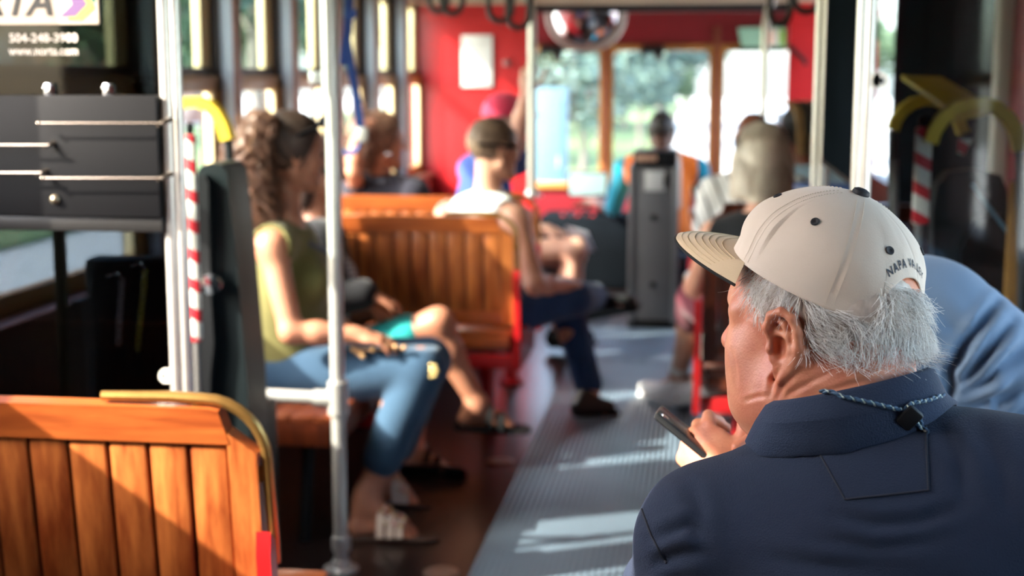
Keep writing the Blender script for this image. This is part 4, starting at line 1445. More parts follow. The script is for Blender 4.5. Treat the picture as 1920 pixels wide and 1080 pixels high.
def body(name_label, J, H, SKIN, parts, s=1.0, fem=False, h=.007, group=None, hands=(None, None), feet=True):
    """J: joints; returns root and the dict of points for clothing"""
    K = {k: px3(v) for k, v in J.items()}
    C = K['head']
    F, L, U = head_axes(H)
    up = nrm(K['neck'] - K['pelv'])
    lat = nrm(K['shL'] - K['shR'])
    fw = nrm(np.cross(lat, up))
    hl = K.get('hipL')
    if hl is None:
        pl = nrm(np.asarray(J.get('lat', lat), float)) if 'lat' not in J else nrm(np.asarray(J['lat'], float))
        K['hipL'] = K['pelv'] + pl * .088 * s
        K['hipR'] = K['pelv'] - pl * .088 * s
    plat = nrm(K['hipL'] - K['hipR'])
    pf = nrm(np.cross(plat, np.array([0, 0, 1.0])))
    rot = np.array([lat, fw, up])
    prot = np.array([plat, pf, np.array([0, 0, 1.0])])
    ch = K.get('chest')
    if ch is None:
        ch = K['pelv'] * .38 + K['neck'] * .62
    wa = K['pelv'] * .66 + K['neck'] * .34
    root_loc = (K['pelv'][0], K['pelv'][1], 0)
    t = empty('person', root_loc, 0, name_label, 'person', group)
    w = .9 if fem else 1.0
    torso = [ELL(K['pelv'] + np.array([0, 0, .03]), np.array([.165, .125, .115]) * s, prot, .05),
             ELL(wa, np.array([.140 * w, .105, .15]) * s, rot, .06),
             ELL(ch, np.array([.155 * w, .108, .17]) * s, rot, .06)]
    shw = [CAP(K['shL'], K['shR'], .052 * s * w, .052 * s * w, .05),
           CAP(K['neck'] - up * .02, K['shL'] - lat * .02, .050 * s * w, .050 * s * w, .04),
           CAP(K['neck'] - up * .02, K['shR'] + lat * .02, .050 * s * w, .050 * s * w, .04)]
    if fem:
        for e in (1, -1):
            shw.append(ELL(ch + up * .0 + fw * .085 * s + lat * e * .065 * s, np.array([.06, .055, .06]) * s, rot, .04))
    arm = {}
    for S in 'LR':
        a, b, c = K['sh' + S], K['el' + S], K['wr' + S]
        arm[S] = [CAP(a, b, .050 * s * w, .040 * s * w, .03), CAP(b, b * .6 + c * .4, .040 * s * w, .039 * s * w, .02), CAP(b * .6 + c * .4, c, .039 * s * w, .026 * s, .02)]
    leg = {}
    for S in 'LR':
        a, b, c = K['hip' + S], K['kn' + S], K['an' + S]
        back = nrm(np.cross(np.cross(b - a, c - b), c - b) + 1e-6)
        if np.dot(back, a - b) < 0:
            back = -back
        leg[S] = [CAP(a, b, .088 * s, .058 * s, .04), CAP(b, b * .65 + c * .35 + back * .012, .054 * s, .055 * s, .03), CAP(b * .65 + c * .35 + back * .012, c, .053 * s, .034 * s, .03)]
    prims = torso + shw + arm['L'] + arm['R'] + leg['L'] + leg['R']
    neck_top = C - U * .045 * s - F * .022 * s
    prims.append(CAP(K['neck'] - up * .02, neck_top, .056 * s * w, .052 * s * w, .03))
    prims += head_prims(C, F, s * (.95 if fem else 1.0), L, U, fem=fem)
    for S, hd in zip('LR', hands):
        d = hd['d'] if hd and 'd' in hd else nrm(K['wr' + S] - K['el' + S])
        d = np.asarray(d, float)
        pn = hd['pn'] if hd and 'pn' in hd else np.array([0, 0, -1.0])
        th = hd['th'] if hd and 'th' in hd else (-lat if S == 'L' else lat)
        prims += hand_prims(K['wr' + S], d, np.asarray(pn, float), np.asarray(th, float), s * (.92 if fem else 1.0), hd.get('curl', (.25, .35, .3)) if hd else (.25, .35, .3))
    if feet:
        for S in 'LR':
            a, tt = K['an' + S], K['to' + S]
            d = nrm(tt - a)
            dh = nrm(np.array([d[0], d[1], d[2]]))
            heel = K.get('he' + S, a + np.array([0, 0, -.045]) * s - np.array([d[0], d[1], 0]) * .035 * s)
            side = nrm(np.cross(dh, np.array([0, 0, 1.0])))
            prims += [CAP(a, heel, .036 * s, .030 * s, .03), CAP(a + (heel - a) * .3, tt * .75 + heel * .25, .036 * s, .026 * s, .03), CAP(heel, tt * .8 + heel * .2, .026 * s, .024 * s, .02)]
            for i in range(5):
                o = (i - 2) * .0155 * s
                base = tt * .8 + heel * .2 + side * o
                prims.append(CAP(base, base + d * (.045 - .005 * abs(i - 2)) * s, .0115 * s, .0095 * s, .006))
            K['he' + S] = heel
    o = soft('body', prims, h, SKIN, t, .03, off=root_loc)
    # eyes
    if parts.get('eyes', True):
        m = MB()
        for e in (1, -1):
            m.ell(C + (F * .083 + L * e * .032 + U * .0) * s, .0095 * s, 12, 8)
        m.build('eyes', mat('eye_dark', srgb(60, 48, 44), .2), t, off=root_loc)
    K.update(dict(F=F, L=L, U=U, C=C, up=up, lat=lat, fw=fw, ch=ch, wa=wa, torso=torso, shw=shw, arm=arm, leg=leg, off=root_loc, s=s, rot=rot, prot=prot, plat=plat, pf=pf))
    return t, K

def grow(prims, d):
    out = []
    for p in prims:
        if p[0] == 'cap':
            out.append(('cap', p[1], p[2], p[3] + d, p[4] + d, p[5]))
        else:
            out.append((p[0], p[1], p[2] + d, p[3], p[4], p[5]))
    return out

def limb_part(K, kind, S, f0, f1, d):
    """sleeve or trouser leg between fractions 0..2 along the limb, grown by d"""
    a, b, c = (K['sh' + S], K['el' + S], K['wr' + S]) if kind == 'arm' else (K['hip' + S], K['kn' + S], K['an' + S])
    s = K['s']
    rr = (.050, .041, .030) if kind == 'arm' else (.090, .060, .045)
    def pt(f):
        return a + (b - a) * f if f <= 1 else b + (c - b) * (f - 1)
    def ra(f):
        return (rr[0] + (rr[1] - rr[0]) * f if f <= 1 else rr[1] + (rr[2] - rr[1]) * (f - 1)) * s + d
    fs = [f0] + ([1.0] if f0 < 1 < f1 else []) + [f1]
    return [CAP(pt(u), pt(v), ra(u), ra(v), .02) for u, v in zip(fs[:-1], fs[1:])]

def shirt(t, K, name, m, sleeves, d=.012, neck=.075, low=None, h=.007, cuts=(), clips=(), shoulders=True, post=None, extra=()):
    pr = grow(K['torso'][:], d)
    if shoulders:
        pr += grow(K['shw'], d)
    for S in 'LR':
        if sleeves.get(S):
            pr += limb_part(K, 'arm', S, 0, sleeves[S], d + .006)
    pr += list(extra)
    if neck:
        pr.append(CUT(K['neck'] + K['up'] * .055 + K['fw'] * .02, np.array([neck, neck, neck]), None, .01))
    pr += list(cuts)
    cl = list(clips)
    cl.append((K['pelv'] + np.array([0, 0, low if low is not None else -.02]), (0, 0, -1)))
    return soft(name, pr, h, m, t, .03, cl, off=K['off'], post=post)

def trousers(t, K, name, m, f1, d=.010, top=.12, h=.007):
    pr = grow(K['torso'][:1], d)
    fl = f1 if isinstance(f1, dict) else {'L': f1, 'R': f1}
    for S in 'LR':
        pr += limb_part(K, 'leg', S, 0, fl[S], d)
    return soft(name, pr, h, m, t, .035, [(K['pelv'] + np.array([0, 0, top]), (0, 0, 1))], off=K['off'])

def shoes(t, K, name, m, msole, d=.010, h=.006, ankle=.0, which='LR'):
    for S in which:
        a, tt, he = K['an' + S], K['to' + S], K['he' + S]
        pr = [CAP(a + (he - a) * .35, he, .040, .036, .03), CAP(a + (he - a) * .45, tt * .7 + he * .3, .042, .036, .03), CAP(he, tt, .036, .030, .03),
              CAP(tt * .8 + he * .2, tt + (tt - he) * .08, .036, .028, .02)]
        o = soft(name, pr, h, m, t, .03, off=K['off'])
        d_ = nrm(tt - he)
        dn = nrm(np.cross(np.cross(d_, a - he), d_)) * -1
        pr = [CAP(he + dn * .026, tt + dn * .024 + d_ * .02, .034, .036, .02)]
        # flatten: keep a thin slab
        soft('sole', pr, h, msole, o, .02, [(he + dn * .022, -dn), (he + dn * .044, dn)], off=K['off'])

def sandals(t, K, m, msole, gems=None):
    for S in 'LR':
        a, tt, he = K['an' + S], K['to' + S], K['he' + S]
        d_ = nrm(tt - he)
        upv = nrm(np.cross(np.cross(d_, a - he), d_))
        sd = nrm(np.cross(d_, upv))
        root = soft('sandal', [CAP(he - upv * .03 - d_ * .01, tt - upv * .028 + d_ * .035, .036, .044, .02)], .006, msole, t, .02, [(he - upv * .026, upv), (he - upv * .042, -upv)], off=K['off'])
        mm = MB()
        off = Vector(K['off'])
        for f in ((.52, .78) if gems is None else (.45, .62, .78)):
            c = he + (tt - he) * f
            pts = []
            for k in range(9):
                th = math.pi * k / 8
                r_ = .054 - .008 * f
                pts.append(Vector(c + sd * math.cos(th) * r_ + upv * (math.sin(th) * (.150 - .122 * f) - .026)) - off)
            mm.band(pts, .022, .005, d_)
        if gems is None:
            pass
        mm.build('strap', m, root, angle=60)
        if gems is not None:
            rr = random.Random(3)
            for gi in range(3):
                g = MB()
                for k in range(12):
                    f = .40 + .45 * rr.random()
                    th = math.pi * (.15 + .7 * rr.random())
                    c = he + (tt - he) * f
                    g.ell(Vector(c + sd * math.cos(th) * (.055 - .008 * f) + upv * (math.sin(th) * (.155 - .122 * f) - .026)) - off, .0065, 8, 6)
                g.build('beads', gems[gi], root)

def hair_shell(t, K, name, m, grow_=.012, clip=((.055, 0, .03), (.8, 0, -.45)), extra=(), h=.006, more_clips=(), noise=0.0, k=.02, sc=None):
    C, F, L, U, s = K['C'], K['F'], K['L'], K['U'], K['s']
    rot = np.array([F, L, U])
    def P(f, l, u):
        return C + (F * f + L * l + U * u) * s
    pr = [ELL(P(-.012, 0, .036), (np.array([.098, .075, .085]) + grow_) * s, rot, .02)]
    for e in extra:
        if e[0] == 'c':
            pr.append(CAP(P(*e[1]), P(*e[2]), e[3] * s, e[4] * s, .02))
        elif e[0] == 'x':
            pr.append(CUT(P(*e[1]), np.array(e[2]) * s, rot, .008))
        else:
            pr.append(ELL(P(*e[1]), np.array(e[2]) * s, rot, .02))
    def W(v):
        return F * v[0] + L * v[1] + U * v[2]
    cl = [(P(*clip[0]), W(clip[1]))] + [(P(*c), W(n_)) for c, n_ in more_clips] if clip else [(P(*c), W(n_)) for c, n_ in more_clips]
    post = None
    if noise:
        def post(Fd, X, Y, Z):
            return Fd + noise * (np.sin(X * 210 + 3 * np.sin(Z * 60)) * np.sin(Y * 190 + Z * 40) + .6 * np.sin(Z * 160 + X * 90)).astype(np.float32)
    return soft(name, pr, h, m, t, k, cl, off=K['off'], post=post)

HAIR_BROWN = mat('hair_brown', srgb(64, 46, 38), .5, var=.6, vscale=20, col2=srgb(36, 26, 22))
HAIR_CURL = mat('hair_curly_brown', srgb(122, 84, 66), .5, var=.7, vscale=30, col2=srgb(62, 42, 34))
HAIR_SHORT = mat('hair_greying_brown', srgb(134, 108, 88), .55, var=.9, vscale=40, col2=srgb(70, 52, 42))
HAIR_BLACK = mat('hair_black', srgb(34, 28, 26), .6, var=.4)
HAIR_ASH = mat('hair_ash', srgb(248, 236, 220), .4, var=.8, vscale=14, stretch=(3, 3, .5), col2=srgb(186, 164, 144))
BLACKC = cloth('black_cloth', srgb(26, 26, 30), .3)

def curl_strands(t, K, name, m, starts, ends, n, amp, turns, rad, seed, p=26):
    g = np.random.default_rng(seed)
    P = []
    for i in range(n):
        a = starts[0] + (starts[1]) * g.normal(size=3)
        b = ends[0] + ends[1] * g.normal(size=3)
        tt = np.linspace(0, 1, p)[:, None]
        mid = (a + b) / 2 + g.normal(size=3) * .012
        base = (1 - tt) ** 2 * a + 2 * tt * (1 - tt) * mid + tt ** 2 * b
        ph = g.random() * 6.28
        tw = turns * (.8 + .4 * g.random())
        d = nrm(b - a)
        u, v = (np.array(x) for x in frame_for(Vector(d)))
        am = amp * (.5 + .8 * g.random()) * np.minimum(1, tt * 3)
        P.append(base + am * (np.cos(tw * 6.28 * tt + ph) * u + np.sin(tw * 6.28 * tt + ph) * v))
    return strands(name, np.array(P), np.full(n, rad), m, t, K['off'])

# ---------------------------------------------------------------- woman in the green top
J = dict(head=(549, 288, 4.30), neck=(536, 418, 4.30), pelv=(545, 700, 4.34), shR=(510, 462, 4.14), shL=(556, 452, 4.46), elR=(546, 622, 4.10), wrR=(668, 628, 4.14),
         elL=(600, 600, 4.52), wrL=(690, 640, 4.44), knR=(790, 688, 4.22), knL=(802, 676, 4.52), anR=(690, 922, 4.15), anL=(722, 890, 4.47), toR=(778, 990, 4.13), toL=(772, 930, 4.47),
         heR=V3(at(670, 988, 4.13)), heL=V3(at(714, 926, 4.45)), lat=np.array([0, 1.0, 0]))
t, K = body('woman in olive green sleeveless top and rolled jeans with long curly ponytail', J, (.86, .50, -.06), SK_TAN, {}, s=1.0, fem=True, h=.006,
            hands=(None, dict(d=(.95, .1, -.18), pn=(0, .2, -1), th=(0.1, 1, .2))))
OLIVE = cloth('olive_knit', srgb(112, 106, 62), .4, 6, col2=srgb(82, 78, 44))
shirt(t, K, 'sleeveless_top', OLIVE, {}, d=.014, neck=.085, low=-.03, h=.006,
      cuts=[CUT(K['sh' + S] + K['lat'] * (.05 if S == 'L' else -.05), np.array([.062, .062, .075]), None, .01) for S in 'LR'])
trousers(t, K, 'jeans', DENIM, 1.72, d=.016, h=.006)
for S in 'LR':
    a = K['kn' + S] + (K['an' + S] - K['kn' + S]) * .66; b = K['kn' + S] + (K['an' + S] - K['kn' + S]) * .75
    soft('rolled_cuff', [CAP(a, b, .062, .060)], .006, cloth('denim_cuff', srgb(112, 140, 160), .4), t, .02, [(b, b - a), (a, a - b)], off=K['off'])
off = Vector(K['off'])
m = MB()
kp = at(811, 695, 4.16)
for k in range(7):
    m.ell(kp + Vector((.014 * math.cos(k * .9), -.004, .018 * math.sin(k * .9))) - off, .008, 8, 6)
m.ell(kp - off, .014, 10, 8)
m.build('knee_ornament', mat('gold_bead', srgb(206, 180, 120), .35, metal=.5), t)
g = MB()
for (px, py) in ((662, 655), (672, 662), (700, 655), (726, 648), (742, 650), (758, 652), (680, 668)):
    g.ell(at(px, py, 4.14) - off, .009, 8, 6)
g.tube([at(662, 655, 4.15) - off, at(700, 656, 4.15) - off, at(758, 652, 4.15) - off], .004, 6)
g.build('beaded_belt', mat('bead_mix', srgb(220, 170, 130), .3, metal=.4, var=.9, vscale=60, col2=srgb(150, 120, 60)), t)
sandals(t, K, mat('strap_cream', srgb(216, 196, 180), .5), mat('sole_brown', srgb(74, 52, 42), .7),
        [mat('bead_pink', srgb(214, 150, 140), .3), mat('bead_gold', srgb(206, 176, 120), .3, metal=.5), mat('bead_white', srgb(232, 224, 214), .3)])
hr = hair_shell(t, K, 'hair', HAIR_BROWN, .016, ((.045, 0, .03), (.85, 0, -.42)), noise=.0012)
def HP(K, f, l, u):
    return K['C'] + (K['F'] * f + K['L'] * l + K['U'] * u) * K['s']
tail = [V3(at(x, y, 4.2)) for x, y in ((488, 238), (462, 290), (468, 360), (484, 440))]
soft('ponytail', [CAP(tail[0], tail[1], .045, .070), CAP(tail[1], tail[2], .070, .072), CAP(tail[2], tail[3], .072, .035), CAP(HP(K, -.09, 0, .06), tail[0], .05, .05)], .006, HAIR_CURL, t, .03, off=K['off'],
     post=lambda Fd, X, Y, Z: Fd + (.004 * np.sin(X * 150 + 4 * np.sin(Z * 50)) + .004 * np.sin(Y * 170 + Z * 60) + .003 * np.sin(Z * 140)).astype(np.float32))
curl_strands(t, K, 'curls', HAIR_CURL, (tail[0], .03), (tail[3] + np.array([0, 0, -.01]), .045), 170, .020, 4.5, .0022, 5)
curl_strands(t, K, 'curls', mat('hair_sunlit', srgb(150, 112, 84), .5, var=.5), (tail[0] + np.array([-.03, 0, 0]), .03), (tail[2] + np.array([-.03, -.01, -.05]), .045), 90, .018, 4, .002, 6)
# sunglasses pushed up on the hair, strap of a bag
m = MB()
gc = [HP(K, f, l, u) for f, l, u in ((.066, .078, .095), (.092, .05, .10), (.10, 0, .098), (.092, -.05, .10), (.066, -.078, .095), (-.01, -.088, .06), )]
m.tube([Vector(p) - off for p in gc], .006, 8)
for l in (.036, -.036):
    m.ell(Vector(HP(K, .098, l, .102)) - off, (.010, .028, .02))
m.build('sunglasses', mat('shades_black', srgb(26, 24, 26), .15), t)
m = MB().band([Vector(p) - off for p in (K['shR'] + K['up'] * .055 + K['lat'] * .06, K['ch'] + K['fw'] * .125 + K['up'] * .10 + K['lat'] * .0, K['ch'] + K['fw'] * .155 + K['up'] * .0 + K['lat'] * .05, K['wa'] + K['fw'] * .13 + K['lat'] * .11)], .022, .004, K['lat'] * .7 + K['up'] * .5)
m.build('bag_strap', mat('strap_grey', srgb(84, 84, 88), .6), t, angle=60)

# ---------------------------------------------------------------- woman in the black cardigan
J = dict(head=(598, 318, 5.02), neck=(590, 415, 5.0), pelv=(600, 690, 5.02), shR=(598, 452, 4.86), shL=(612, 448, 5.16), elR=(628, 560, 4.82), wrR=(688, 550, 4.84),
         elL=(650, 590, 5.16), wrL=(700, 585, 5.06), knR=(822, 606, 4.90), knL=(800, 650, 5.12), anR=(896, 758, 4.92), anL=(775, 838, 4.90), toR=(958, 788, 4.94), toL=(838, 874, 4.85),
         heR=V3(at(874, 784, 4.92)), heL=V3(at(762, 870, 4.84)), lat=np.array([0, 1.0, 0]))
t, K = body('woman in black cardigan and teal shorts with bare crossed legs in black sandals', J, (.8, .6, -.1), SK_TAN, {}, fem=True, h=.006, s=.97,
            hands=(dict(d=(.9, -.1, -.3), pn=(0, 0, -1), th=(0, -1, 0)), dict(d=(.95, .05, -.35), pn=(-.2, 0, -1), th=(0, 1, .1), curl=(.12, .3, .3))))
shirt(t, K, 'striped_shirt', stripes_mat('fine_stripe', [srgb(196, 204, 212), (srgb(120, 136, 156), .5)], (0, 0, 1), 60), {}, d=.010, neck=.085, h=.007)
shirt(t, K, 'cardigan', BLACKC, {'L': 1.85, 'R': 1.85}, d=.020, neck=.09, h=.007, low=.0,
      cuts=[CUT(K['ch'] + K['fw'] * .15 - K['up'] * .05, np.array([.09, .12, .3]), None, .01)])
trousers(t, K, 'shorts', cloth('teal_cloth', srgb(40, 158, 158), .3), .76, d=.012, top=.4)
sandals(t, K, BLACKM, BLACKM)
hair_shell(t, K, 'hair', HAIR_BROWN, .016, ((.045, 0, .03), (.85, 0, -.42)), extra=[('c', (-.06, .03, 0), (-.07, .03, -.12), .05, .04), ('c', (-.06, -.03, 0), (-.07, -.03, -.12), .05, .04)])

# ---------------------------------------------------------------- man in the white tank top
J = dict(head=(926, 280, 5.62), neck=(915, 372, 5.62), pelv=(918, 578, 5.60), chest=(908, 440, 5.62), shL=(842, 402, 5.76), shR=(968, 414, 5.50), elR=(1004, 535, 5.40), wrR=(1064, 532, 5.66),
         elL=(850, 480, 5.95), wrL=(960, 540, 6.0), knR=(1076, 560, 5.72), knL=(1062, 572, 5.98), anR=(1118, 556, 6.12), anL=(1106, 732, 5.84), toR=(1176, 566, 6.06), toL=(1138, 764, 5.82),
         heR=V3(at(1104, 580, 6.16)), heL=V3(at(1088, 766, 5.78)), lat=np.array([-.6, .8, 0]))
t, K = body('man in white tank top and blue jeans sitting sideways with one ankle on his knee', J, (.78, .62, -.04), SK_FAIR, {}, h=.006,
            hands=(None, dict(d=(.5, .8, -.2), pn=(0, 0, -1), th=(-.8, .5, .2))))
shirt(t, K, 'tank_top', cloth('white_rib', srgb(232, 230, 228), .1), {}, d=.010, neck=.080, h=.006, low=-.02,
      cuts=[CUT(K['shL'] + K['lat'] * .01, np.array([.105, .105, .125]), None, .01), CUT(K['shR'] - K['lat'] * .02, np.array([.09, .09, .115]), None, .01)])
trousers(t, K, 'jeans', DENIMD, 1.93, d=.014)
shoes(t, K, 'shoe', mat('shoe_black', srgb(28, 24, 24), .4), BLACKM)
hair_shell(t, K, 'hair', HAIR_SHORT, .010, ((.062, 0, .035), (.8, 0, -.50)), noise=.0016, more_clips=(((-.03, 0, -.075), (.25, 0, -1)),))
off = Vector(K['off'])
m = MB()
m.tube([Vector(HP(K, f, l, u)) - off for f, l, u in ((.05, .083, .012), (-.03, .092, .018), (-.09, .06, .02), (-.112, 0, .02), (-.09, -.06, .02), (-.03, -.092, .018), (.05, -.083, .012))], .007, 8)
m.build('glasses_strap', BLACKP, t)
MB().ell(Vector(HP(K, -.02, .095, .022)) - off, (.016, .02, .014)).build('white_clasp', WHITEP, t)

# ---------------------------------------------------------------- curly haired woman at the window
J = dict(head=(716, 268, 6.26), neck=(714, 335, 6.28), pelv=(716, 520, 6.36), shL=(672, 362, 6.34), shR=(776, 362, 6.22), elR=(800, 470, 6.35), wrR=(800, 500, 6.75),
         elL=(662, 322, 6.10), wrL=(668, 266, 6.10), knL=(700, 520, 7.0), knR=(760, 520, 7.0), anL=(710, 690, 7.05), anR=(770, 690, 7.05), toL=(715, 690, 7.25), toR=(775, 690, 7.25), lat=np.array([-1.0, .2, 0]))
t, K = body('woman with curly brown hair and navy top sitting at the window', J, (.86, .5, .02), SK_TAN, {}, fem=True, h=.008,
            hands=(dict(d=(.4, 0, .9), pn=(1, 0, -.3), th=(0, -1, .2), curl=(.4, .5, .4)), None))
shirt(t, K, 'navy_top', cloth('navy_cloth', srgb(38, 38, 50), .3), {'R': .6, 'L': .35}, d=.016, neck=.07, h=.008)
trousers(t, K, 'trousers', BLACKC, 1.9, h=.009)
shoes(t, K, 'shoe', BLACKM, BLACKM, h=.008)
hair_shell(t, K, 'hair', HAIR_CURL, .022, ((.05, 0, .03), (.85, 0, -.42)), extra=[('e', (-.07, 0, .05), (.085, .085, .09)), ('e', (-.085, .01, -.05), (.065, .075, .08)), ('e', (-.03, 0, .10), (.06, .06, .045))], noise=.004)
P_ = HP(K, -.08, 0, .10)
curl_strands(t, K, 'curls', HAIR_CURL, (HP(K, -.07, 0, .09), .045), (HP(K, -.10, 0, -.11), .04), 120, .022, 3.5, .003, 9)
m = MB().ell(Vector(HP(K, .0, -.082, -.045)) - Vector(K['off']), .014, 10, 8)
m.build('earring', CHROME, t)

# ---------------------------------------------------------------- rider in the pink cap
J = dict(head=(948, 226, 7.0), neck=(930, 285, 7.0), pelv=(880, 480, 7.05), shL=(885, 318, 7.18), shR=(968, 300, 6.82), elR=(972, 248, 6.60), wrR=(988, 172, 6.36),
         elL=(935, 410, 7.1), wrL=(1026, 430, 6.95), knR=(1080, 468, 6.86), knL=(1068, 480, 7.12), anR=(1065, 620, 6.9), anL=(1050, 620, 7.15), toR=(1100, 632, 6.9), toL=(1085, 630, 7.15), lat=np.array([0, 1.0, 0]))
t, K = body('rider in a pink cap and blue shirt reaching up to hold the curved grab pole', J, (.8, .6, -.05), SK_PINK, {}, h=.007,
            hands=(dict(d=(.9, -.1, -.2), pn=(0, 0, -1), th=(0, -1, 0)), dict(d=(.12, -.3, .95), pn=(.2, 1, 0), th=(1, 0, .3), curl=(.6, .7, .5))))
shirt(t, K, 'blue_shirt', cloth('blue_cloth', srgb(48, 72, 138), .4), {'L': .7, 'R': .35}, d=.016, neck=.075)
trousers(t, K, 'shorts', BLACKC, .55, h=.008)
shoes(t, K, 'shoe', BLACKM, BLACKM, h=.008)
PINK = cloth('pink_cloth', srgb(214, 62, 92), .2)
hc = hair_shell(t, K, 'cap', PINK, .018, None, more_clips=(((0, 0, .025), (.12, 0, -1)),))
soft('brim', [ELL(HP(K, .115, 0, .03), np.array([.075, .075, .010]), np.array([K['F'], K['L'], K['U']]))], .006, PINK, hc, .01, [(HP(K, .085, 0, 0), -K['F'])], off=K['off'])
hair_shell(t, K, 'hair', mat('hair_grey', srgb(150, 138, 128), .5), .006, ((.03, 0, 0), (.9, 0, -.3)), more_clips=(((0, 0, .03), (0, 0, 1)),))
wb = K['wrR'] - nrm(K['wrR'] - K['elR']) * .0
# paper held in the lap
a = at(1085, 452, 6.9)
o = MB().add([Vector((-.06, -.05, .08)), Vector((.05, -.06, .05)), Vector((.08, .06, -.06)), Vector((-.02, .07, -.05)),
              Vector((-.06, -.05, .083)), Vector((.05, -.06, .053)), Vector((.08, .06, -.057)), Vector((-.02, .07, -.047))],
             [(0, 1, 2, 3), (4, 7, 6, 5), (0, 4, 5, 1), (1, 5, 6, 2), (2, 6, 7, 3), (3, 7, 4, 0)]).build('paper_sheet', mat('paper_blue', srgb(206, 214, 232), .6), smooth=False)
o.location = a; tag(o, 'pale folded paper held over the bare knee of the rider in the pink cap', 'paper')

# ---------------------------------------------------------------- driver
J = dict(head=(1241, 246, 8.75), neck=(1241, 288, 8.75), pelv=(1241, 440, 8.72), shL=(1172, 318, 8.78), shR=(1308, 318, 8.78), elL=(1150, 392, 9.0), wrL=(1112, 378, 9.3),
         elR=(1326, 395, 8.95), wrR=(1290, 400, 9.3), knL=(1210, 452, 9.2), knR=(1272, 452, 9.2), anL=(1205, 540, 9.25), anR=(1275, 540, 9.25), toL=(1205, 555, 9.45), toR=(1275, 555, 9.45), lat=np.array([-1.0, 0, 0]))
t, K = body('driver in a teal shirt and orange safety vest seen from behind the farebox', J, (0.05, 1, 0), SK_DARK, {}, h=.008)
shirt(t, K, 'teal_shirt', cloth('bright_teal', srgb(20, 138, 164), .3), {'L': .95, 'R': .95}, d=.014, neck=.07, h=.008)
shirt(t, K, 'safety_vest', cloth('hi_vis_orange', srgb(240, 120, 40), .2), {}, d=.024, neck=.075, h=.008,
      cuts=[CUT(K['shL'] + K['lat'] * .06, np.array([.085, .1, .12]), None, .01), CUT(K['shR'] - K['lat'] * .06, np.array([.085, .1, .12]), None, .01)])
off = Vector(K['off'])
for e in (1, -1):
    m = MB()
    pts = [K['neck'] + K['lat'] * e * .095 + K['up'] * (-.0) + K['fw'] * -.07, K['ch'] + K['lat'] * e * .10 - K['fw'] * .140 + K['up'] * .08, K['ch'] + K['lat'] * e * .10 - K['fw'] * .150 - K['up'] * .02, K['wa'] + K['lat'] * e * .10 - K['fw'] * .145]
    m.band([Vector(p) - off for p in pts], .045, .006, K['lat'])
    m.build('reflective_strip', mat('reflective', srgb(200, 180, 176), .3), t, angle=60)
trousers(t, K, 'trousers', BLACKC, 1.9, h=.009)
shoes(t, K, 'shoe', BLACKM, BLACKM, h=.008)
hair_shell(t, K, 'hair', HAIR_BLACK, .004, ((.062, 0, .035), (.8, 0, -.50)), more_clips=(((-.03, 0, -.04), (.1, 0, -1)),))
soft('collar', [CAP(K['neck'] - K['lat'] * .03, K['neck'] + K['lat'] * .03, .066, .066)], .007, cloth('grey_collar', srgb(170, 180, 190), .2), t, .02, [(K['neck'] + K['up'] * .035, K['up']), (K['neck'] - K['up'] * .01, -K['up'])], off=K['off'])
# his stool
t = empty('driver_stool', (K['pelv'][0], K['pelv'][1], 0), 0, 'black driver\'s stool under the driver behind the farebox', 'stool')
zs = K['pelv'][2] - .10
MB().lathe([(.02, zs - .06), (.17, zs - .05), (.18, zs - .02), (.17, zs), (.0, zs + .005)], (0, 0, 0), 22).build('seat', BLACKP, t)
MB().tube([(0, 0, 0), (0, 0, zs - .05)], .03, 12).build('post', BLACKM, t)
MB().lathe([(.16, 0), (.16, .015), (.03, .03)], (0, 0, 0), 20).build('base', BLACKM, t)

# ---------------------------------------------------------------- woman with the grey bob
J = dict(head=(1430, 312, 5.05), neck=(1428, 408, 5.02), pelv=(1425, 610, 5.0), shL=(1338, 442, 5.08), shR=(1500, 440, 4.98), elL=(1302, 540, 5.30), wrL=(1300, 520, 5.56),
         elR=(1520, 560, 5.2), wrR=(1450, 560, 5.5), knL=(1306, 560, 5.62), knR=(1420, 580, 5.55), anL=(1272, 698, 6.02), anR=(1312, 712, 5.80), toL=(1214, 728, 6.18), toR=(1280, 742, 5.95),
         heL=V3(at(1280, 748, 6.02)), lat=np.array([-.9, .35, 0]))
t, K = body('woman with a straight grey bob, black top and wine coloured shorts', J, (.1, 1, -.05), SK_FAIR, {}, fem=True, h=.006)
shirt(t, K, 'black_top', BLACKC, {}, d=.010, neck=.085, h=.007,
      cuts=[CUT(K['shL'] + K['lat'] * .045, np.array([.07, .07, .09]), None, .01), CUT(K['shR'] - K['lat'] * .045, np.array([.07, .07, .09]), None, .01)])
trousers(t, K, 'wine_shorts', cloth('wine_cloth', srgb(120, 48, 62), .5, col2=srgb(84, 28, 40)), 1.22, d=.016)
SNK = mat('sneaker_white', srgb(244, 244, 246), .6, var=.2)
shoes(t, K, 'sneaker', SNK, mat('sole_white', srgb(236, 236, 236), .6))
for S in 'LR':
    a, b = K['an' + S], K['an' + S] + (K['kn' + S] - K['an' + S]) * .12
    soft('sock', [CAP(a, b, .042, .041)], .006, WHITEP, t, .02, off=K['off'])
hair_shell(t, K, 'hair', HAIR_ASH, .020, ((.055, 0, .03), (.9, 0, -.35)), extra=[('c', (-.03, .055, .02), (-.015, .075, -.10), .055, .038), ('c', (-.03, -.055, .02), (-.015, -.075, -.10), .055, .038), ('c', (-.07, 0, .02), (-.075, 0, -.11), .07, .05)],
           more_clips=(((0, 0, -.115), (.1, 0, -1)),))
g = np.random.default_rng(4)
PP_ = []
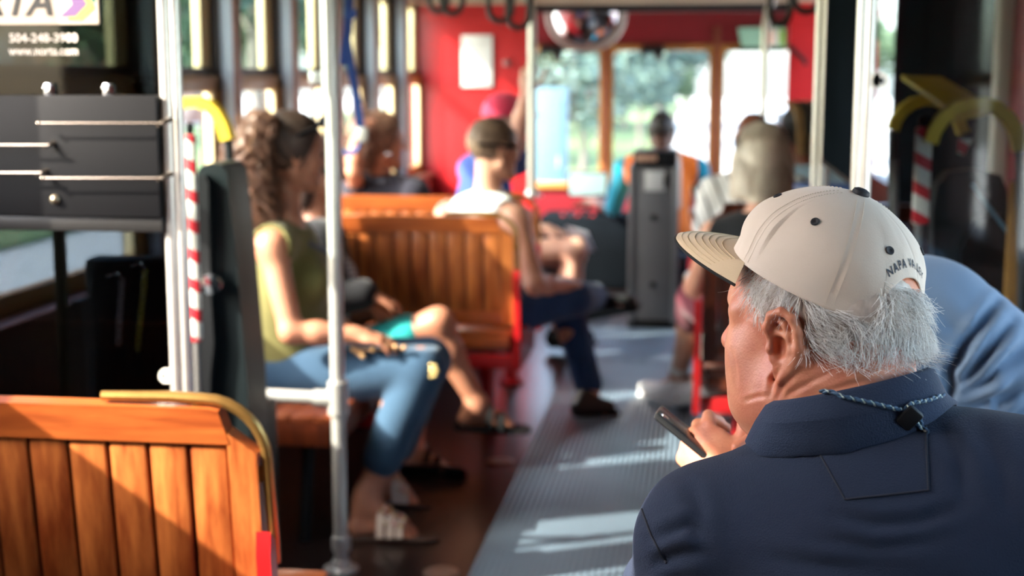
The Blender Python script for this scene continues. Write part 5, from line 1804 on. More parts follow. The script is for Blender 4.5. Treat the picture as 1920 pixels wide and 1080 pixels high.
for i in range(420):
    ph = g.uniform(.42 * math.pi, 1.58 * math.pi)
    r0 = g.uniform(.2, .7)
    path = []
    for tt in np.linspace(0, 1, 9):
        rr_ = min(1, r0 + tt * 1.1)
        wide = 1.0 + .08 * tt
        path.append(HP(K, -.012 + .120 * rr_ * math.cos(ph) * wide, .097 * rr_ * math.sin(ph) * wide * 1.06, .036 + .103 * math.sqrt(max(0, 1 - min(.98, rr_ ** 2))) * (1 - tt) - .155 * max(0, tt - .12) + .02 * (1 - tt)))
    PP_.append(path)
strands('hair_strands', np.array(PP_), np.full(420, .0014), HAIR_ASH, t, K['off'])
off = Vector(K['off'])
m = MB().lathe([(.032, -.012), (.035, -.010), (.035, .010), (.032, .012)], Vector(K['wrL'] * .9 + K['elL'] * .1) - off, 16, nrm(K['wrL'] - K['elL']))
m.build('wristwatch', mat('watch_steel', srgb(170, 176, 184), .3, metal=.7), t)
# white tote strap between seat and leg
a0 = [at(x, y, 4.95) for x, y in ((1335, 602), (1325, 640), (1322, 680), (1328, 715), (1338, 740))]
t = empty('white_bag', a0[-1], 0, 'white cloth bag strap hanging at the red end of the dark bench', 'bag')
MB().band([p - a0[-1] for p in a0], .045, .02, (1, .2, 0)).build('strap', WHITEP, t, angle=60)
MB().ell((.03, .12, -.05), (.05, .09, .06)).build('pouch', WHITEP, t)

# ---------------------------------------------------------------- bald rider
J = dict(head=(1412, 262, 6.32), neck=(1412, 325, 6.32), pelv=(1410, 530, 6.3), shL=(1338, 362, 6.32), shR=(1490, 360, 6.32), elL=(1320, 450, 6.4), wrL=(1340, 500, 6.65),
         elR=(1500, 460, 6.4), wrR=(1460, 500, 6.65), knL=(1380, 520, 6.8), knR=(1440, 520, 6.8), anL=(1378, 660, 6.85), anR=(1442, 660, 6.85), toL=(1376, 672, 7.0), toR=(1444, 672, 7.0), lat=np.array([-1.0, 0, 0]))
t, K = body('bald rider in a white shirt with dark stripes behind the grey bobbed woman', J, (.05, 1, 0), SK_BROWN, {}, h=.008)
shirt(t, K, 'striped_shirt', stripes_mat('bold_stripe', [srgb(236, 234, 232), (srgb(40, 40, 46), .72), (srgb(236, 234, 232), .88)], (.9, .1, .35), 16), {'L': .7, 'R': .7}, d=.016, neck=.07, h=.008)
trousers(t, K, 'trousers', BLACKC, 1.9, h=.009)
shoes(t, K, 'shoe', BLACKM, BLACKM, h=.008)
hair_shell(t, K, 'hair', HAIR_BLACK, .003, ((.0, 0, .0), (1, 0, .1)), more_clips=(((0, 0, .03), (-.2, 0, 1)), ((-.03, 0, -.04), (.1, 0, -1))))

# ---------------------------------------------------------------- rider with braids
J = dict(head=(1502, 250, 6.42), neck=(1505, 318, 6.42), pelv=(1530, 530, 6.35), shL=(1462, 350, 6.42), shR=(1590, 350, 6.42), elL=(1450, 450, 6.5), wrL=(1470, 500, 6.75),
         elR=(1610, 460, 6.5), wrR=(1570, 500, 6.75), knL=(1500, 520, 6.9), knR=(1570, 520, 6.9), anL=(1500, 650, 6.95), anR=(1570, 650, 6.95), toL=(1500, 665, 7.1), toR=(1570, 665, 7.1), lat=np.array([-1.0, 0, 0]))
t, K = body('rider with dark braided hair and pale blue shirt beside the tall stanchion', J, (-.35, .93, 0), SK_BROWN, {}, fem=True, h=.008)
shirt(t, K, 'pale_blue_shirt', cloth('pale_blue', srgb(168, 196, 216), .2), {'L': .8, 'R': .8}, d=.016, neck=.07, h=.008)
trousers(t, K, 'trousers', BLACKC, 1.9, h=.009)
shoes(t, K, 'shoe', BLACKM, BLACKM, h=.008)
hair_shell(t, K, 'hair', HAIR_BLACK, .018, ((.05, 0, .03), (.85, 0, -.42)), extra=[('c', (-.07, -.03, 0), (-.08, -.04, -.10), .05, .035)])
BR = mat('braid_blonde', srgb(160, 124, 78), .5, var=.5)
off = Vector(K['off'])
for i in range(7):
    m = MB()
    l = -.075 + i * .025
    pts = []
    for q_ in np.linspace(0, 1, 14):
        f = .02 - .135 * math.sin(min(1, q_ * 1.4) * math.pi / 2)
        u = .135 * math.cos(min(1, q_ * 1.2) * math.pi / 2) - .16 * max(0, q_ - .45)
        pts.append(Vector(HP(K, f, l * (1 - .2 * q_), u)) - off)
    m.tube(pts, [.009 + .002 * math.sin(j * 2.2) for j in range(14)], 8)
    m.build('braid', BR if i % 3 != 1 else HAIR_BLACK, t)
# bright bag on the seat behind them
a = at(1548, 352, 5.75)
t = empty('bag', a, 0, 'blue bag with pale and pink patches on the seat top behind the beige cap', 'bag')
BAGB = mat('bag_blue', srgb(72, 104, 168), .6, var=.2)
MB().box((-.13, -.05, -.22), (.13, .05, .02), .03).build('body', BAGB, t)
MB().box((-.12, -.056, -.10), (-.05, -.05, .0), .004).build('patch', mat('patch_cream', srgb(236, 226, 196), .6), t)
MB().box((-.05, -.056, -.10), (-.02, -.05, .0), .004).build('patch', mat('patch_pink', srgb(226, 130, 120), .6), t)
# ---------------------------------------------------------------- passenger leaning in the grey blue shirt
J = dict(head=np.array([.215, 2.46, 1.05]), neck=np.array([.29, 2.34, 1.02]), pelv=np.array([.50, 2.26, .54]), shL=np.array([.20, 2.38, .96]), shR=np.array([.455, 2.20, .95]),
         elL=np.array([.27, 2.62, .74]), wrL=np.array([.32, 2.78, .66]), elR=np.array([.60, 2.38, .80]), wrR=np.array([.44, 2.62, .70]),
         knL=np.array([.40, 2.72, .52]), knR=np.array([.58, 2.72, .52]), anL=np.array([.40, 2.76, .1]), anR=np.array([.58, 2.76, .1]), toL=np.array([.40, 2.90, .04]), toR=np.array([.58, 2.90, .04]), lat=np.array([-1.0, 0, 0]))
t, K = body('passenger in a grey blue tee shirt bending forward behind the beige cap', J, (-.3, .9, -.35), SK_FAIR, {}, h=.006, s=1.05)
TEE = cloth('grey_blue_jersey', srgb(100, 122, 146), .25, 4, bump=.08, bscale=500, col2=srgb(80, 100, 124))
def tee_folds(Fd, X, Y, Z):
    # creases running from the armpit out over the upper arm
    c = (.42, 0, .90)
    r = np.sqrt((X - c[0]) ** 2 + (Z - c[2]) ** 2)
    th = np.arctan2(Z - c[2], X - c[0])
    m = np.exp(-((r - .09) / .07) ** 2) * (np.abs(th - .75) < .9)
    return Fd + (.006 * m * np.sin(th * 11 + r * 8) + 0 * Y).astype(np.float32)
tee_o = shirt(t, K, 'tee_shirt', TEE, {'L': .6, 'R': .95}, d=.026, neck=.06, h=.005, post=tee_folds,
      extra=[ELL(np.array([.33, 2.19, 1.035]), np.array([.13, .105, .115])), ELL(np.array([.36, 2.2, .80]), np.array([.17, .13, .24])), CAP((.42, 2.17, .985), (.66, 2.28, .82), .098, .095)])
trousers(t, K, 'trousers', DENIMD, 1.9, h=.008)
shoes(t, K, 'shoe', BLACKM, BLACKM, h=.007)
hair_shell(t, K, 'hair', HAIR_SHORT, .010, ((.062, 0, .035), (.8, 0, -.50)), more_clips=(((-.03, 0, -.06), (.25, 0, -1)),))

def crease(o, off, lines, ylim):
    """press soft folds into the cloth or skin along lines sighted on it"""
    me = o.data
    n = len(me.vertices)
    V = np.empty(n * 3); me.vertices.foreach_get('co', V); V = V.reshape(-1, 3)
    N = np.empty(n * 3); me.vertices.foreach_get('normal', N); N = N.reshape(-1, 3)
    W_ = V + np.array(off) - np.array(EYE)
    cc_ = W_ @ np.array(_M)
    px = 960 + F_PX * cc_[:, 0] / -cc_[:, 2]
    py = 540 - F_PX * cc_[:, 1] / -cc_[:, 2]
    face = ((N * W_).sum(1) < 0) & (W_[:, 1] > ylim[0]) & (W_[:, 1] < ylim[1])
    D_ = np.zeros(n)
    for pts, depth, wd in lines:
        best = np.full(n, 1e9); tpos = np.zeros(n)
        m_ = len(pts) - 1
        for i, (a, b) in enumerate(zip(pts[:-1], pts[1:])):
            a, b = np.array(a, float), np.array(b, float)
            ab = b - a
            t_ = np.clip(((px - a[0]) * ab[0] + (py - a[1]) * ab[1]) / (ab @ ab), 0, 1)
            dd = np.hypot(px - a[0] - t_ * ab[0], py - a[1] - t_ * ab[1])
            u = dd < best
            best[u] = dd[u]; tpos[u] = (i + t_[u]) / m_
        fade = np.sin(np.clip(tpos, .02, .98) * math.pi) ** .5
        D_ += depth * fade * (np.exp(-(best / wd) ** 2) - .45 * np.exp(-((best - 2.1 * wd) / (1.1 * wd)) ** 2))
    V = V - N * (D_ * face)[:, None]
    me.vertices.foreach_set('co', V.astype(np.float32).ravel())
    me.update()

crease(tee_o, K['off'], [([(1776, 760), (1786, 690), (1815, 640), (1868, 566)], .020, 9), ([(1782, 735), (1830, 690), (1900, 600)], .016, 9), ([(1790, 745), (1850, 715), (1930, 640)], .012, 10),
                         ([(1800, 770), (1870, 750), (1940, 720)], .008, 12), ([(1735, 560), (1800, 620), (1790, 700)], .006, 14), ([(1730, 660), (1770, 690), (1780, 720)], .006, 10)], (1.7, 2.6))

# ---------------------------------------------------------------- man in the beige cap
HC = np.array([.127, 1.500, 1.158])
al = R(52)
HF = nrm([-math.sin(al), math.cos(al), -.02])
HF, HL, HU = head_axes(HF)
def hp(f, l, u):
    return HC + HF * f + HL * l + HU * u
HROT = np.array([HF, HL, HU])
NK = np.array([.170, 1.455, 1.035])
shL, shR = np.array([.022, 1.455, .930]), np.array([.392, 1.365, 1.012])
pelv = np.array([.24, 1.34, .54])
up = nrm(NK - pelv)
lat = nrm(shL - shR)
fw = nrm(np.cross(lat, up))
BROT = np.array([lat, fw, up])
off = (pelv[0], pelv[1], 0)
t = empty('person', off, 0, 'man in beige cap and navy polo shirt holding a phone, seen from behind', 'person')
SKM = mat('skin_ruddy', srgb(208, 140, 108), .48, var=.9, vscale=16, col2=srgb(178, 88, 68), bump=.10, bscale=420, sss=.12)
# head, neck
hd = head_prims(HC, HF, 1.0, HL, HU, ears=False)
hd = [p for p in hd]
hd += [CAP(hp(-.004, .066, -.006), hp(-.006, .078, -.006), .014, .012, .008)] + ear_prims(hp(-.011, .0800, -.006), HF, HL, HU, .99, True)
hd += ear_prims(hp(-.011, -.0800, -.006), HF, -HL, HU, .99, True)
hd += [ELL(hp(.045, .046, -.062), np.array([.034, .022, .034]), HROT, .03),      # cheek and jowl
       ELL(hp(.052, .040, -.088), np.array([.026, .020, .020]), HROT, .02),
       CAP(hp(.03, .03, -.085), hp(.055, 0, -.112), .026, .022, .03),
       CAP(hp(-.035, .0, -.04), NK + up * -.03, .064, .070, .035),
       CAP(hp(.0, .02, -.085), NK + fw * .035 + up * -.02, .046, .055, .04),
       CAP(hp(-.030, .060, -.05), NK + fw * .045 + lat * .03 + up * -.02, .020, .022, .02),   # neck muscle
       CAP(hp(-.062, .028, -.03), NK - fw * .03 - up * .02, .040, .052, .04)]
for a, b, r_ in (((-.018, .0745, -.062), (-.004, .060, -.105), .0045), ((-.036, .073, -.066), (-.012, .066, -.122), .0035), ((-.06, .060, -.082), (-.03, .070, -.128), .003), ((.006, .0715, -.05), (.004, .064, -.08), .003)):
    m_ = (np.array(a) + np.array(b)) / 2
    hd.append(('cut', hp(*m_), np.array([r_, r_, float(np.linalg.norm(np.array(a) - np.array(b))) * .55]),
               (lambda d_: np.array([nrm(np.cross(d_, HL)), nrm(np.cross(d_, np.cross(d_, HL))), d_]))(nrm(hp(*b) - hp(*a))), None, .010))
Vh, Qh = volume(hd, .0021, .02, [(NK - up * .045, -up)])
Vh = smooth_mesh(Vh, Qh, 2, .4)
# torso, arms, hands, legs
elL, wrL = np.array([-.05, 1.60, .70]), np.array([.045, 1.75, .910])
elR, wrR = np.array([.40, 1.62, .76]), np.array([.135, 1.83, .935])
bd = [ELL((.20, 1.43, .86), np.array([.165, .105, .20]), BROT, .06), ELL((.22, 1.40, .66), np.array([.155, .11, .18]), BROT, .06), ELL(pelv + np.array([0, 0, .03]), np.array([.165, .125, .115]), None, .05),
      CAP(NK - up * .02, NK - up * .10, .065, .09, .03), CAP(shL, shR, .052, .052, .04),
      CAP(shL, elL, .050, .042, .03), CAP(elL, elL * .6 + wrL * .4, .042, .041, .02), CAP(elL * .6 + wrL * .4, wrL, .040, .027, .02),
      CAP(shR, elR, .050, .042, .03), CAP(elR, elR * .6 + wrR * .4, .042, .041, .02), CAP(elR * .6 + wrR * .4, wrR, .040, .027, .02)]
for e in (1, -1):
    h_ = pelv + np.array([-.09 * e, 0, 0]); k_ = h_ + np.array([-.04 * e, .43, .0]); a_ = k_ + np.array([0, .06, -.42])
    bd += [CAP(h_, k_, .088, .058, .04), CAP(k_, a_, .056, .036, .03), CAP(a_, a_ + np.array([0, .13, -.05]), .036, .03, .02), CAP(a_, a_ + np.array([0, -.04, -.05]), .034, .03, .02)]
hands_ = hand_prims(wrL, (-.38, .42, .32), (.5, .5, -.3), (.35, .2, .9), 1.0, (.75, .95, .6), 1.05, .02)
hands_ += hand_prims(wrR, (-.92, -.18, -.06), (-.1, -.2, -1), (-.2, -.6, .7), 1.0, (.45, .7, .5), 1.05, .02)
Vb, Qb = volume(bd + hands_, .0045, .02)
Vb = smooth_mesh(Vb, Qb, 2, .4)
body_m = np_mesh('body', np.concatenate([Vh, Vb]), np.concatenate([Qh, Qb + len(Vh)]), SKM, t, off)
crease(body_m, off, [([(1462, 690), (1449, 712), (1443, 750)], .0026, 5), ([(1500, 694), (1470, 722), (1452, 756)], .0014, 5), ([(1570, 690), (1510, 722), (1470, 745)], .0011, 5), ([(1650, 706), (1590, 722), (1540, 738)], .0014, 5),
                       ([(1405, 590), (1412, 600), (1425, 603)], .001, 3), ([(1372, 655), (1378, 690), (1382, 720)], .0012, 4), ([(1395, 752), (1420, 744), (1440, 742)], .0015, 4)], (1.2, 1.66))
m = MB()
OV = Vector(off)
for e in (1, -1):
    m.ell(Vector(hp(.084, e * .032, 0)) - OV, .010, 14, 10)
m.build('eyes', mat('eye_dark', srgb(60, 48, 44), .2), t)
tr = []
for e in (1, -1):
    h_ = pelv + np.array([-.09 * e, 0, 0]); k_ = h_ + np.array([-.04 * e, .43, .0]); a_ = k_ + np.array([0, .06, -.42])
    tr += [CAP(h_, k_, .102, .072, .04), CAP(k_, a_, .070, .056, .03)]
    soft('shoe', [CAP(a_ + np.array([0, -.04, -.045]), a_ + np.array([0, .14, -.055]), .042, .036)], .007, mat('shoe_brown', srgb(70, 48, 36), .5), t, .02, off=off)
soft('trousers', [ELL(pelv + np.array([0, 0, .03]), np.array([.178, .138, .125]))] + tr, .007, cloth('khaki', srgb(150, 134, 106), .3), t, .03, off=off)

# polo shirt
def pique(m):
    nt = m.node_tree; n = nt.nodes; L = nt.links
    tc = n.new('ShaderNodeTexCoord')
    v = n.new('ShaderNodeTexVoronoi')
    v.inputs['Scale'].default_value = 620
    L.new(tc.outputs['Object'], v.inputs[0])
    bp = n.new('ShaderNodeBump'); bp.inputs['Strength'].default_value = .35; bp.inputs['Distance'].default_value = .002
    L.new(v.outputs['Distance'], bp.inputs['Height'])
    L.new(bp.outputs[0], n['Principled BSDF'].inputs['Normal'])
NAVY = mat('navy_pique', srgb(36, 46, 66), .85, var=.25, vscale=6, col2=srgb(30, 37, 54), sheen=.06, spec=.2)
pique(NAVY)
NAVYC = mat('navy_collar', srgb(38, 50, 72), .8, var=.25, vscale=9, col2=srgb(32, 41, 60), sheen=.06, spec=.2)
pique(NAVYC)
slL = shL + (elL - shL) * .92
slR = shR + (elR - shR) * .92
po_ = [ELL((.205, 1.425, .90), np.array([.205, .135, .185]), BROT, .06), ELL((.215, 1.40, .70), np.array([.195, .145, .24]), BROT, .08), ELL(pelv + np.array([0, 0, .05]), np.array([.19, .15, .13]), None, .06),
       CAP(shL, shR, .070, .070, .06), CAP(NK - up * .035, shL, .062, .066, .05), CAP(NK - up * .035, shR, .066, .072, .05),
       CAP(shL, slL, .076, .074, .03), CAP(shR, slR, .078, .074, .03)]
def polo_folds(Fd, X, Y, Z):
    # soft sagging folds under the back patch, and pulls at the sleeve
    q = Z - .93 + .9 * (X - .22) ** 2 + .10 * (X - .22)
    f = .0032 * np.sin(q * 95) * np.exp(-((Z - .915) / .05) ** 2) * np.exp(-((X - .20) / .13) ** 2)
    s = (X - (-.015)) * .8 + (Z - .90) * .6
    f2 = .004 * np.sin(s * 120 + 30 * (Z - .9) ** 2) * np.exp(-((X + .03) / .05) ** 2) * np.exp(-((Z - .86) / .08) ** 2)
    w = .0016 * np.sin(X * 31 + Z * 22) * np.sin(Z * 37 - X * 12)
    return Fd + (f + f2 + w + 0 * Y).astype(np.float32)
polo = soft('polo_shirt', po_ + [CUT(NK + up * .055, np.array([.066, .066, .05]), None, .008)], .0042, NAVY, t, .03,
            [(pelv + np.array([0, 0, -.03]), (0, 0, -1)), (slL, slL - shL), (slR, slR - shR)], 3, polo_folds, off)
crease(polo, off, [([(1560, 962), (1640, 985), (1720, 978), (1800, 950)], .0045, 12), ([(1520, 1010), (1640, 1030), (1760, 1010)], .003, 14), ([(1226, 1010), (1290, 985), (1320, 1010)], .005, 11), ([(1215, 1062), (1270, 1040), (1330, 1035)], .005, 12),
                   ([(1290, 905), (1310, 950), (1315, 1000)], .003, 14), ([(1400, 850), (1500, 842), (1600, 838)], .002, 8), ([(1760, 800), (1800, 860), (1810, 940)], .003, 14), ([(1840, 800), (1880, 880), (1890, 960)], .003, 16), ([(1420, 1040), (1540, 1062), (1700, 1060)], .003, 14)], (.9, 1.7))
# collar: stands up round the neck and folds over
cc = np.array([.153, 1.455, 1.094])
cl_ = MB()
NPSI = 64
rows = [(.072, .066, -.022), (.076, .070, .006), (.080, .074, .013), (.086, .080, .010), (.098, .092, -.008), (.108, .103, -.026), (.107, .101, -.029), (.092, .088, -.012)]
vs = []
for i in range(NPSI + 1):
    ps = R(-165) + R(330) * i / NPSI
    sx, cy = math.sin(ps), math.cos(ps)
    fr = max(0, -cy)
    for k, (rx, ry, dz) in enumerate(rows):
        if k >= 3:
            rx += .012 * fr; ry += .016 * fr
        p = cc + lat * (rx * sx) - fw * (ry * cy) + up * 0
        z = dz + .30 * (p[0] - cc[0]) * (1 if k < 4 else .75) - .055 * fr * (1 - .2 * k / 7) + .012 * max(0, cy)
        if k >= 4:
            z -= .010 * (k - 3) / 3 * fr
        vs.append(Vector((p[0], p[1], cc[2] + z)) - OV)
nr = len(rows)
fs = []
for i in range(NPSI):
    for k in range(nr - 1):
        a = i * nr + k
        fs.append((a, a + nr, a + nr + 1, a + 1))
    a = i * nr
    fs.append((a + nr - 1, a + 2 * nr - 1, a + nr, a))
cl_.add(vs, fs)
# the folded edge rests on the shirt
bv = BVHTree.FromPolygons([v.co.copy() for v in polo.data.vertices], [tuple(p.vertices) for p in polo.data.polygons])
for i in range(NPSI + 1):
    top = cl_.v[i * nr + 3]
    for k, lift, wgt in ((4, .012, .45), (5, .0045, 1.0), (6, .0012, 1.0)):
        p = Vector(cl_.v[i * nr + k])
        hh = bv.find_nearest(p)
        if hh[0] is not None:
            q = hh[0] + hh[1] * lift
            cl_.v[i * nr + k] = tuple(p.lerp(q, wgt))
col_o = cl_.build('collar', NAVYC, polo, angle=80)

bv = BVHTree.FromPolygons([v.co.copy() for v in polo.data.vertices], [tuple(p.vertices) for p in polo.data.polygons])
bvc = BVHTree.FromPolygons([v.co.copy() for v in col_o.data.vertices], [tuple(p.vertices) for p in col_o.data.polygons])
def onto(tree, px, py, lift=.0008, Y=1.3):
    """where the sewn line lies on the cloth"""
    p = at(px, py, Y)
    d = (p - EYE).normalized()
    h = tree.ray_cast(EYE - OV, d)
    if h[0] is None:
        return None
    n = h[1] if h[1].dot(d) < 0 else -h[1]
    return h[0] + n * lift
def sew(tree, pts, n=24, lift=.0008):
    out = []
    for (a, b) in zip(pts[:-1], pts[1:]):
        for i in range(n):
            f = i / n
            q = onto(tree, a[0] + (b[0] - a[0]) * f, a[1] + (b[1] - a[1]) * f, lift)
            if q is not None:
                out.append(q)
    q = onto(tree, pts[-1][0], pts[-1][1], lift)
    if q is not None:
        out.append(q)
    return out
# back patch: a second layer of cloth with piped edges
PC = [(1512, 806), (1585, 937), (1741, 920), (1736, 800)]
m = MB()
NG = 26
vs = []
for i in range(NG + 1):
    for j in range(NG + 1):
        u, v = i / NG, j / NG
        x = (PC[0][0] * (1 - u) + PC[3][0] * u) * (1 - v) + (PC[1][0] * (1 - u) + PC[2][0] * u) * v
        y = (PC[0][1] * (1 - u) + PC[3][1] * u) * (1 - v) + (PC[1][1] * (1 - u) + PC[2][1] * u) * v
        q = onto(bv, x, y, .0011)
        vs.append(q if q is not None else Vector((0, 0, 1)))
fs = [(i * (NG + 1) + j, i * (NG + 1) + j + 1, (i + 1) * (NG + 1) + j + 1, (i + 1) * (NG + 1) + j) for i in range(NG) for j in range(NG)]
m.add(vs, fs)
pt_ = m.build('back_patch', NAVY, polo, angle=80)
DKN = mat('navy_seam', srgb(24, 30, 44), .8)
for line in ([PC[0], PC[1]], [PC[1], PC[2]], [PC[2], PC[3]]):
    MB().tube(sew(bv, line, 24, .0010), .0011, 6).build('seam', DKN, polo)
for line in ([(1194, 925), (1207, 965), (1222, 1005), (1236, 1032), (1250, 1056)],):
    q = sew(bv, line, 8, .0004)
    if len(q) > 3:
        MB().tube(q, .0014, 6).build('seam', DKN, polo)

# lanyard cord with slider
CORD = stripes_mat('cord_blue', [srgb(52, 84, 112), (srgb(176, 190, 180), .6), (srgb(36, 58, 82), .8)], (.8, .3, .5), 150)
def cordpt(px, py, lift=.0035):
    a = onto(bvc, px, py, lift); b = onto(bv, px, py, lift)
    if a is None: return b
    if b is None: return a
    e = EYE - OV
    return a if (a - e).length < (b - e).length else b
def cord(pts, n=14):
    out = []
    for (a, b) in zip(pts[:-1], pts[1:]):
        for i in range(n):
            f = i / n
            q = cordpt(a[0] + (b[0] - a[0]) * f, a[1] + (b[1] - a[1]) * f)
            if q is not None and (not out or (q - out[-1]).length < .05):
                out.append(q)
    for _ in range(3):
        out = [out[0]] + [(out[i - 1] + out[i] * 2 + out[i + 1]) / 4 for i in range(1, len(out) - 1)] + [out[-1]]
    return out
def twisted(m, pts, r):
    for ph in (0, math.pi):
        q = []
        for i, p in enumerate(pts):
            d = (pts[min(i + 1, len(pts) - 1)] - pts[max(i - 1, 0)]).normalized()
            a, b = frame_for(d)
            th = i * .9 + ph
            q.append(p + (a * math.cos(th) + b * math.sin(th)) * r * .5)
        m.tube(q, r * .72, 7)
    return m
m = MB()
twisted(m, cord([(1512, 738), (1560, 739), (1610, 750), (1650, 760), (1690, 770)], 12), .0021)
twisted(m, cord([(1694, 768), (1705, 757), (1735, 752), (1768, 744)], 10), .0021)
lan = m.build('lanyard', CORD, t)
m = MB()
twisted(m, cord([(1705, 782), (1716, 795), (1728, 806), (1743, 816)], 8), .0019)
twisted(m, cord([(1712, 770), (1722, 786), (1726, 800)], 8), .0017)
m.build('cord_tail', CORD, lan)
a = cordpt(1703, 784, .004)
if a is not None:
    Mx = Matrix.Translation(a) @ Matrix.Rotation(R(40), 4, 'Y') @ Matrix.Rotation(R(10), 4, 'X')
    MB().box((-.0085, -.005, -.011), (.0085, .004, .011), .003, Mx).build('slider', BLACKP, lan)

# cap
CAPC = mat('cap_canvas', srgb(208, 194, 180), .8, var=.25, vscale=14, col2=srgb(190, 175, 159), bump=.10, bscale=700, sheen=.2, spec=.2)
BRIMC = mat('brim_canvas', srgb(204, 182, 152), .8, var=.25, vscale=18, col2=srgb(186, 162, 130), bump=.10, bscale=700, sheen=.2, spec=.2)
tl = R(20)
cU = nrm(HU * math.cos(tl) - HF * math.sin(tl)); cF = nrm(HF * math.cos(tl) + HU * math.sin(tl)); cL = HL.copy()
rl = R(6)
cL, cU = cL * math.cos(rl) + cU * math.sin(rl), cU * math.cos(rl) - cL * math.sin(rl)
c0 = hp(-.010, 0, .058)
CA, CB, CH, Z0 = .1055, .0845, .088, -.016
def crown(phi, z):
    zz = max(z, 0.0) / CH
    rho = (1 - zz ** 2.15) ** (1 / 1.75) if zz < 1 else 0
    rho *= 1.0 - .02 * min(0, z) / Z0 * -1 if z < 0 else 1.0
    fr = max(0, math.cos(phi))
    a = CA * (1 + .035 * fr * math.sin(min(1, zz * 1.3) * math.pi))
    s = abs(((phi / R(60)) + .5) % 1 - .5) * R(60) * CA * max(rho, .2)
    groove = .0010 * math.exp(-(s / .0022) ** 2) * (zz > .0) * (rho > .25)
    w = .0011 * mnoise.noise(Vector((math.cos(phi) * 2.1, math.sin(phi) * 2.1, z * 22))) + .0006 * mnoise.noise(Vector((math.cos(phi) * 6, math.sin(phi) * 6, z * 60)))
    sag = .0035 * math.sin(phi * 3 + z * 30) * math.exp(-((z - .03) / .03) ** 2) * (phi > 1.2)
    r_ = rho + (w + sag - groove) / .095 * (rho > .12)
    return c0 + cU * z + cF * (a * r_ * math.cos(phi)) + cL * (CB * r_ * math.sin(phi))
ARW, ARH = .040, .052
PHB = math.pi - .18
def bottom(phi):
    d = math.atan2(math.sin(phi - PHB), math.cos(phi - PHB)) * CA * .93
    if abs(d) < ARW:
        return Z0 + .012 + (ARH - .012) * (1 - abs(d / ARW) ** 2.4) ** .5 if abs(d) < ARW * .999 else Z0
    return Z0
NPH, NZ = 360, 60
vs, fs = [], []
for i in range(NPH):
    phi = 2 * math.pi * i / NPH
    zb = bottom(phi)
    for j in range(NZ + 1):
        th = (j / NZ)
        z = zb + (CH * .9995 - zb) * math.sin(th * math.pi / 2)
        vs.append(Vector(crown(phi, z)) - OV)
for i in range(NPH):
    k = (i + 1) % NPH
    for j in range(NZ):
        fs.append((i * (NZ + 1) + j, k * (NZ + 1) + j, k * (NZ + 1) + j + 1, i * (NZ + 1) + j + 1))
me_b = MB().add(vs, fs)
cap_o = me_b.build('cap', CAPC, t, angle=80)
sd = cap_o.modifiers.new('thickness', 'SOLIDIFY'); sd.thickness = .0018; sd.offset = -1
capbv = BVHTree.FromPolygons([v.co.copy() for v in cap_o.data.vertices], [tuple(p.vertices) for p in cap_o.data.polygons])
# brim
def brim_pt(s, q, lift=0.0):
    """s -1..1 across, q 0..1 outwards"""
    ph = s * R(60)
    e = crown(ph, Z0 + .002)
    half = .083
    ext = .078 * max(0.0, 1 - abs(s) ** 3.0) ** .5
    tip = e + cF * (ext * q) + cL * (s * .006 * q)
    # dips at the sides, rises a little ahead
    lateral = float(np.dot(tip - c0, cL))
    droop = -.03 * lateral ** 2 / half * q - .016 * q * q
    return tip + cU * (droop + lift) - HU * .004 * q
NS, NQ = 60, 18
vs, fs = [], []
for side in (0, 1):
    for i in range(NS + 1):
        s = -1 + 2 * i / NS
        for j in range(NQ + 1):
            vs.append(Vector(brim_pt(s, j / NQ, 0 if side == 0 else -.0032)) - OV)
n1 = (NS + 1) * (NQ + 1)
for i in range(NS):
    for j in range(NQ):
        a = i * (NQ + 1) + j
        fs.append((a, a + 1, a + NQ + 2, a + NQ + 1))
        fs.append((n1 + a, n1 + a + NQ + 1, n1 + a + NQ + 2, n1 + a + 1))
    a = i * (NQ + 1) + NQ
    fs.append((a, n1 + a, n1 + a + NQ + 1, a + NQ + 1))
br = MB().add(vs, fs).build('brim', BRIMC, cap_o, angle=50)
edge = [Vector(brim_pt(-1 + 2 * i / 60, 1.0, -.0026)) - OV for i in range(61)]
MB().tube(edge, .0017, 8).build('edge_binding', BLACKM, cap_o)
UB = MB()
vs = []
for i in range(NS + 1):
    s = -1 + 2 * i / NS
    for j in range(NQ + 1):
        vs.append(Vector(brim_pt(s, j / NQ, -.0038)) - OV)
fs = [(i * (NQ + 1) + j, (i + 1) * (NQ + 1) + j, (i + 1) * (NQ + 1) + j + 1, i * (NQ + 1) + j + 1) for i in range(NS) for j in range(NQ)]
UB.add(vs, fs).build('brim_underside', BLACKM, cap_o, angle=80)
m = MB()
for q in (.22, .34, .46, .58, .70, .82, .92):
    m.tube([Vector(brim_pt(-.93 + 1.86 * i / 50, q, .0003)) - OV for i in range(51)], .00045, 4)
m.build('stitching', mat('thread_tan', srgb(206, 184, 150), .8), br)
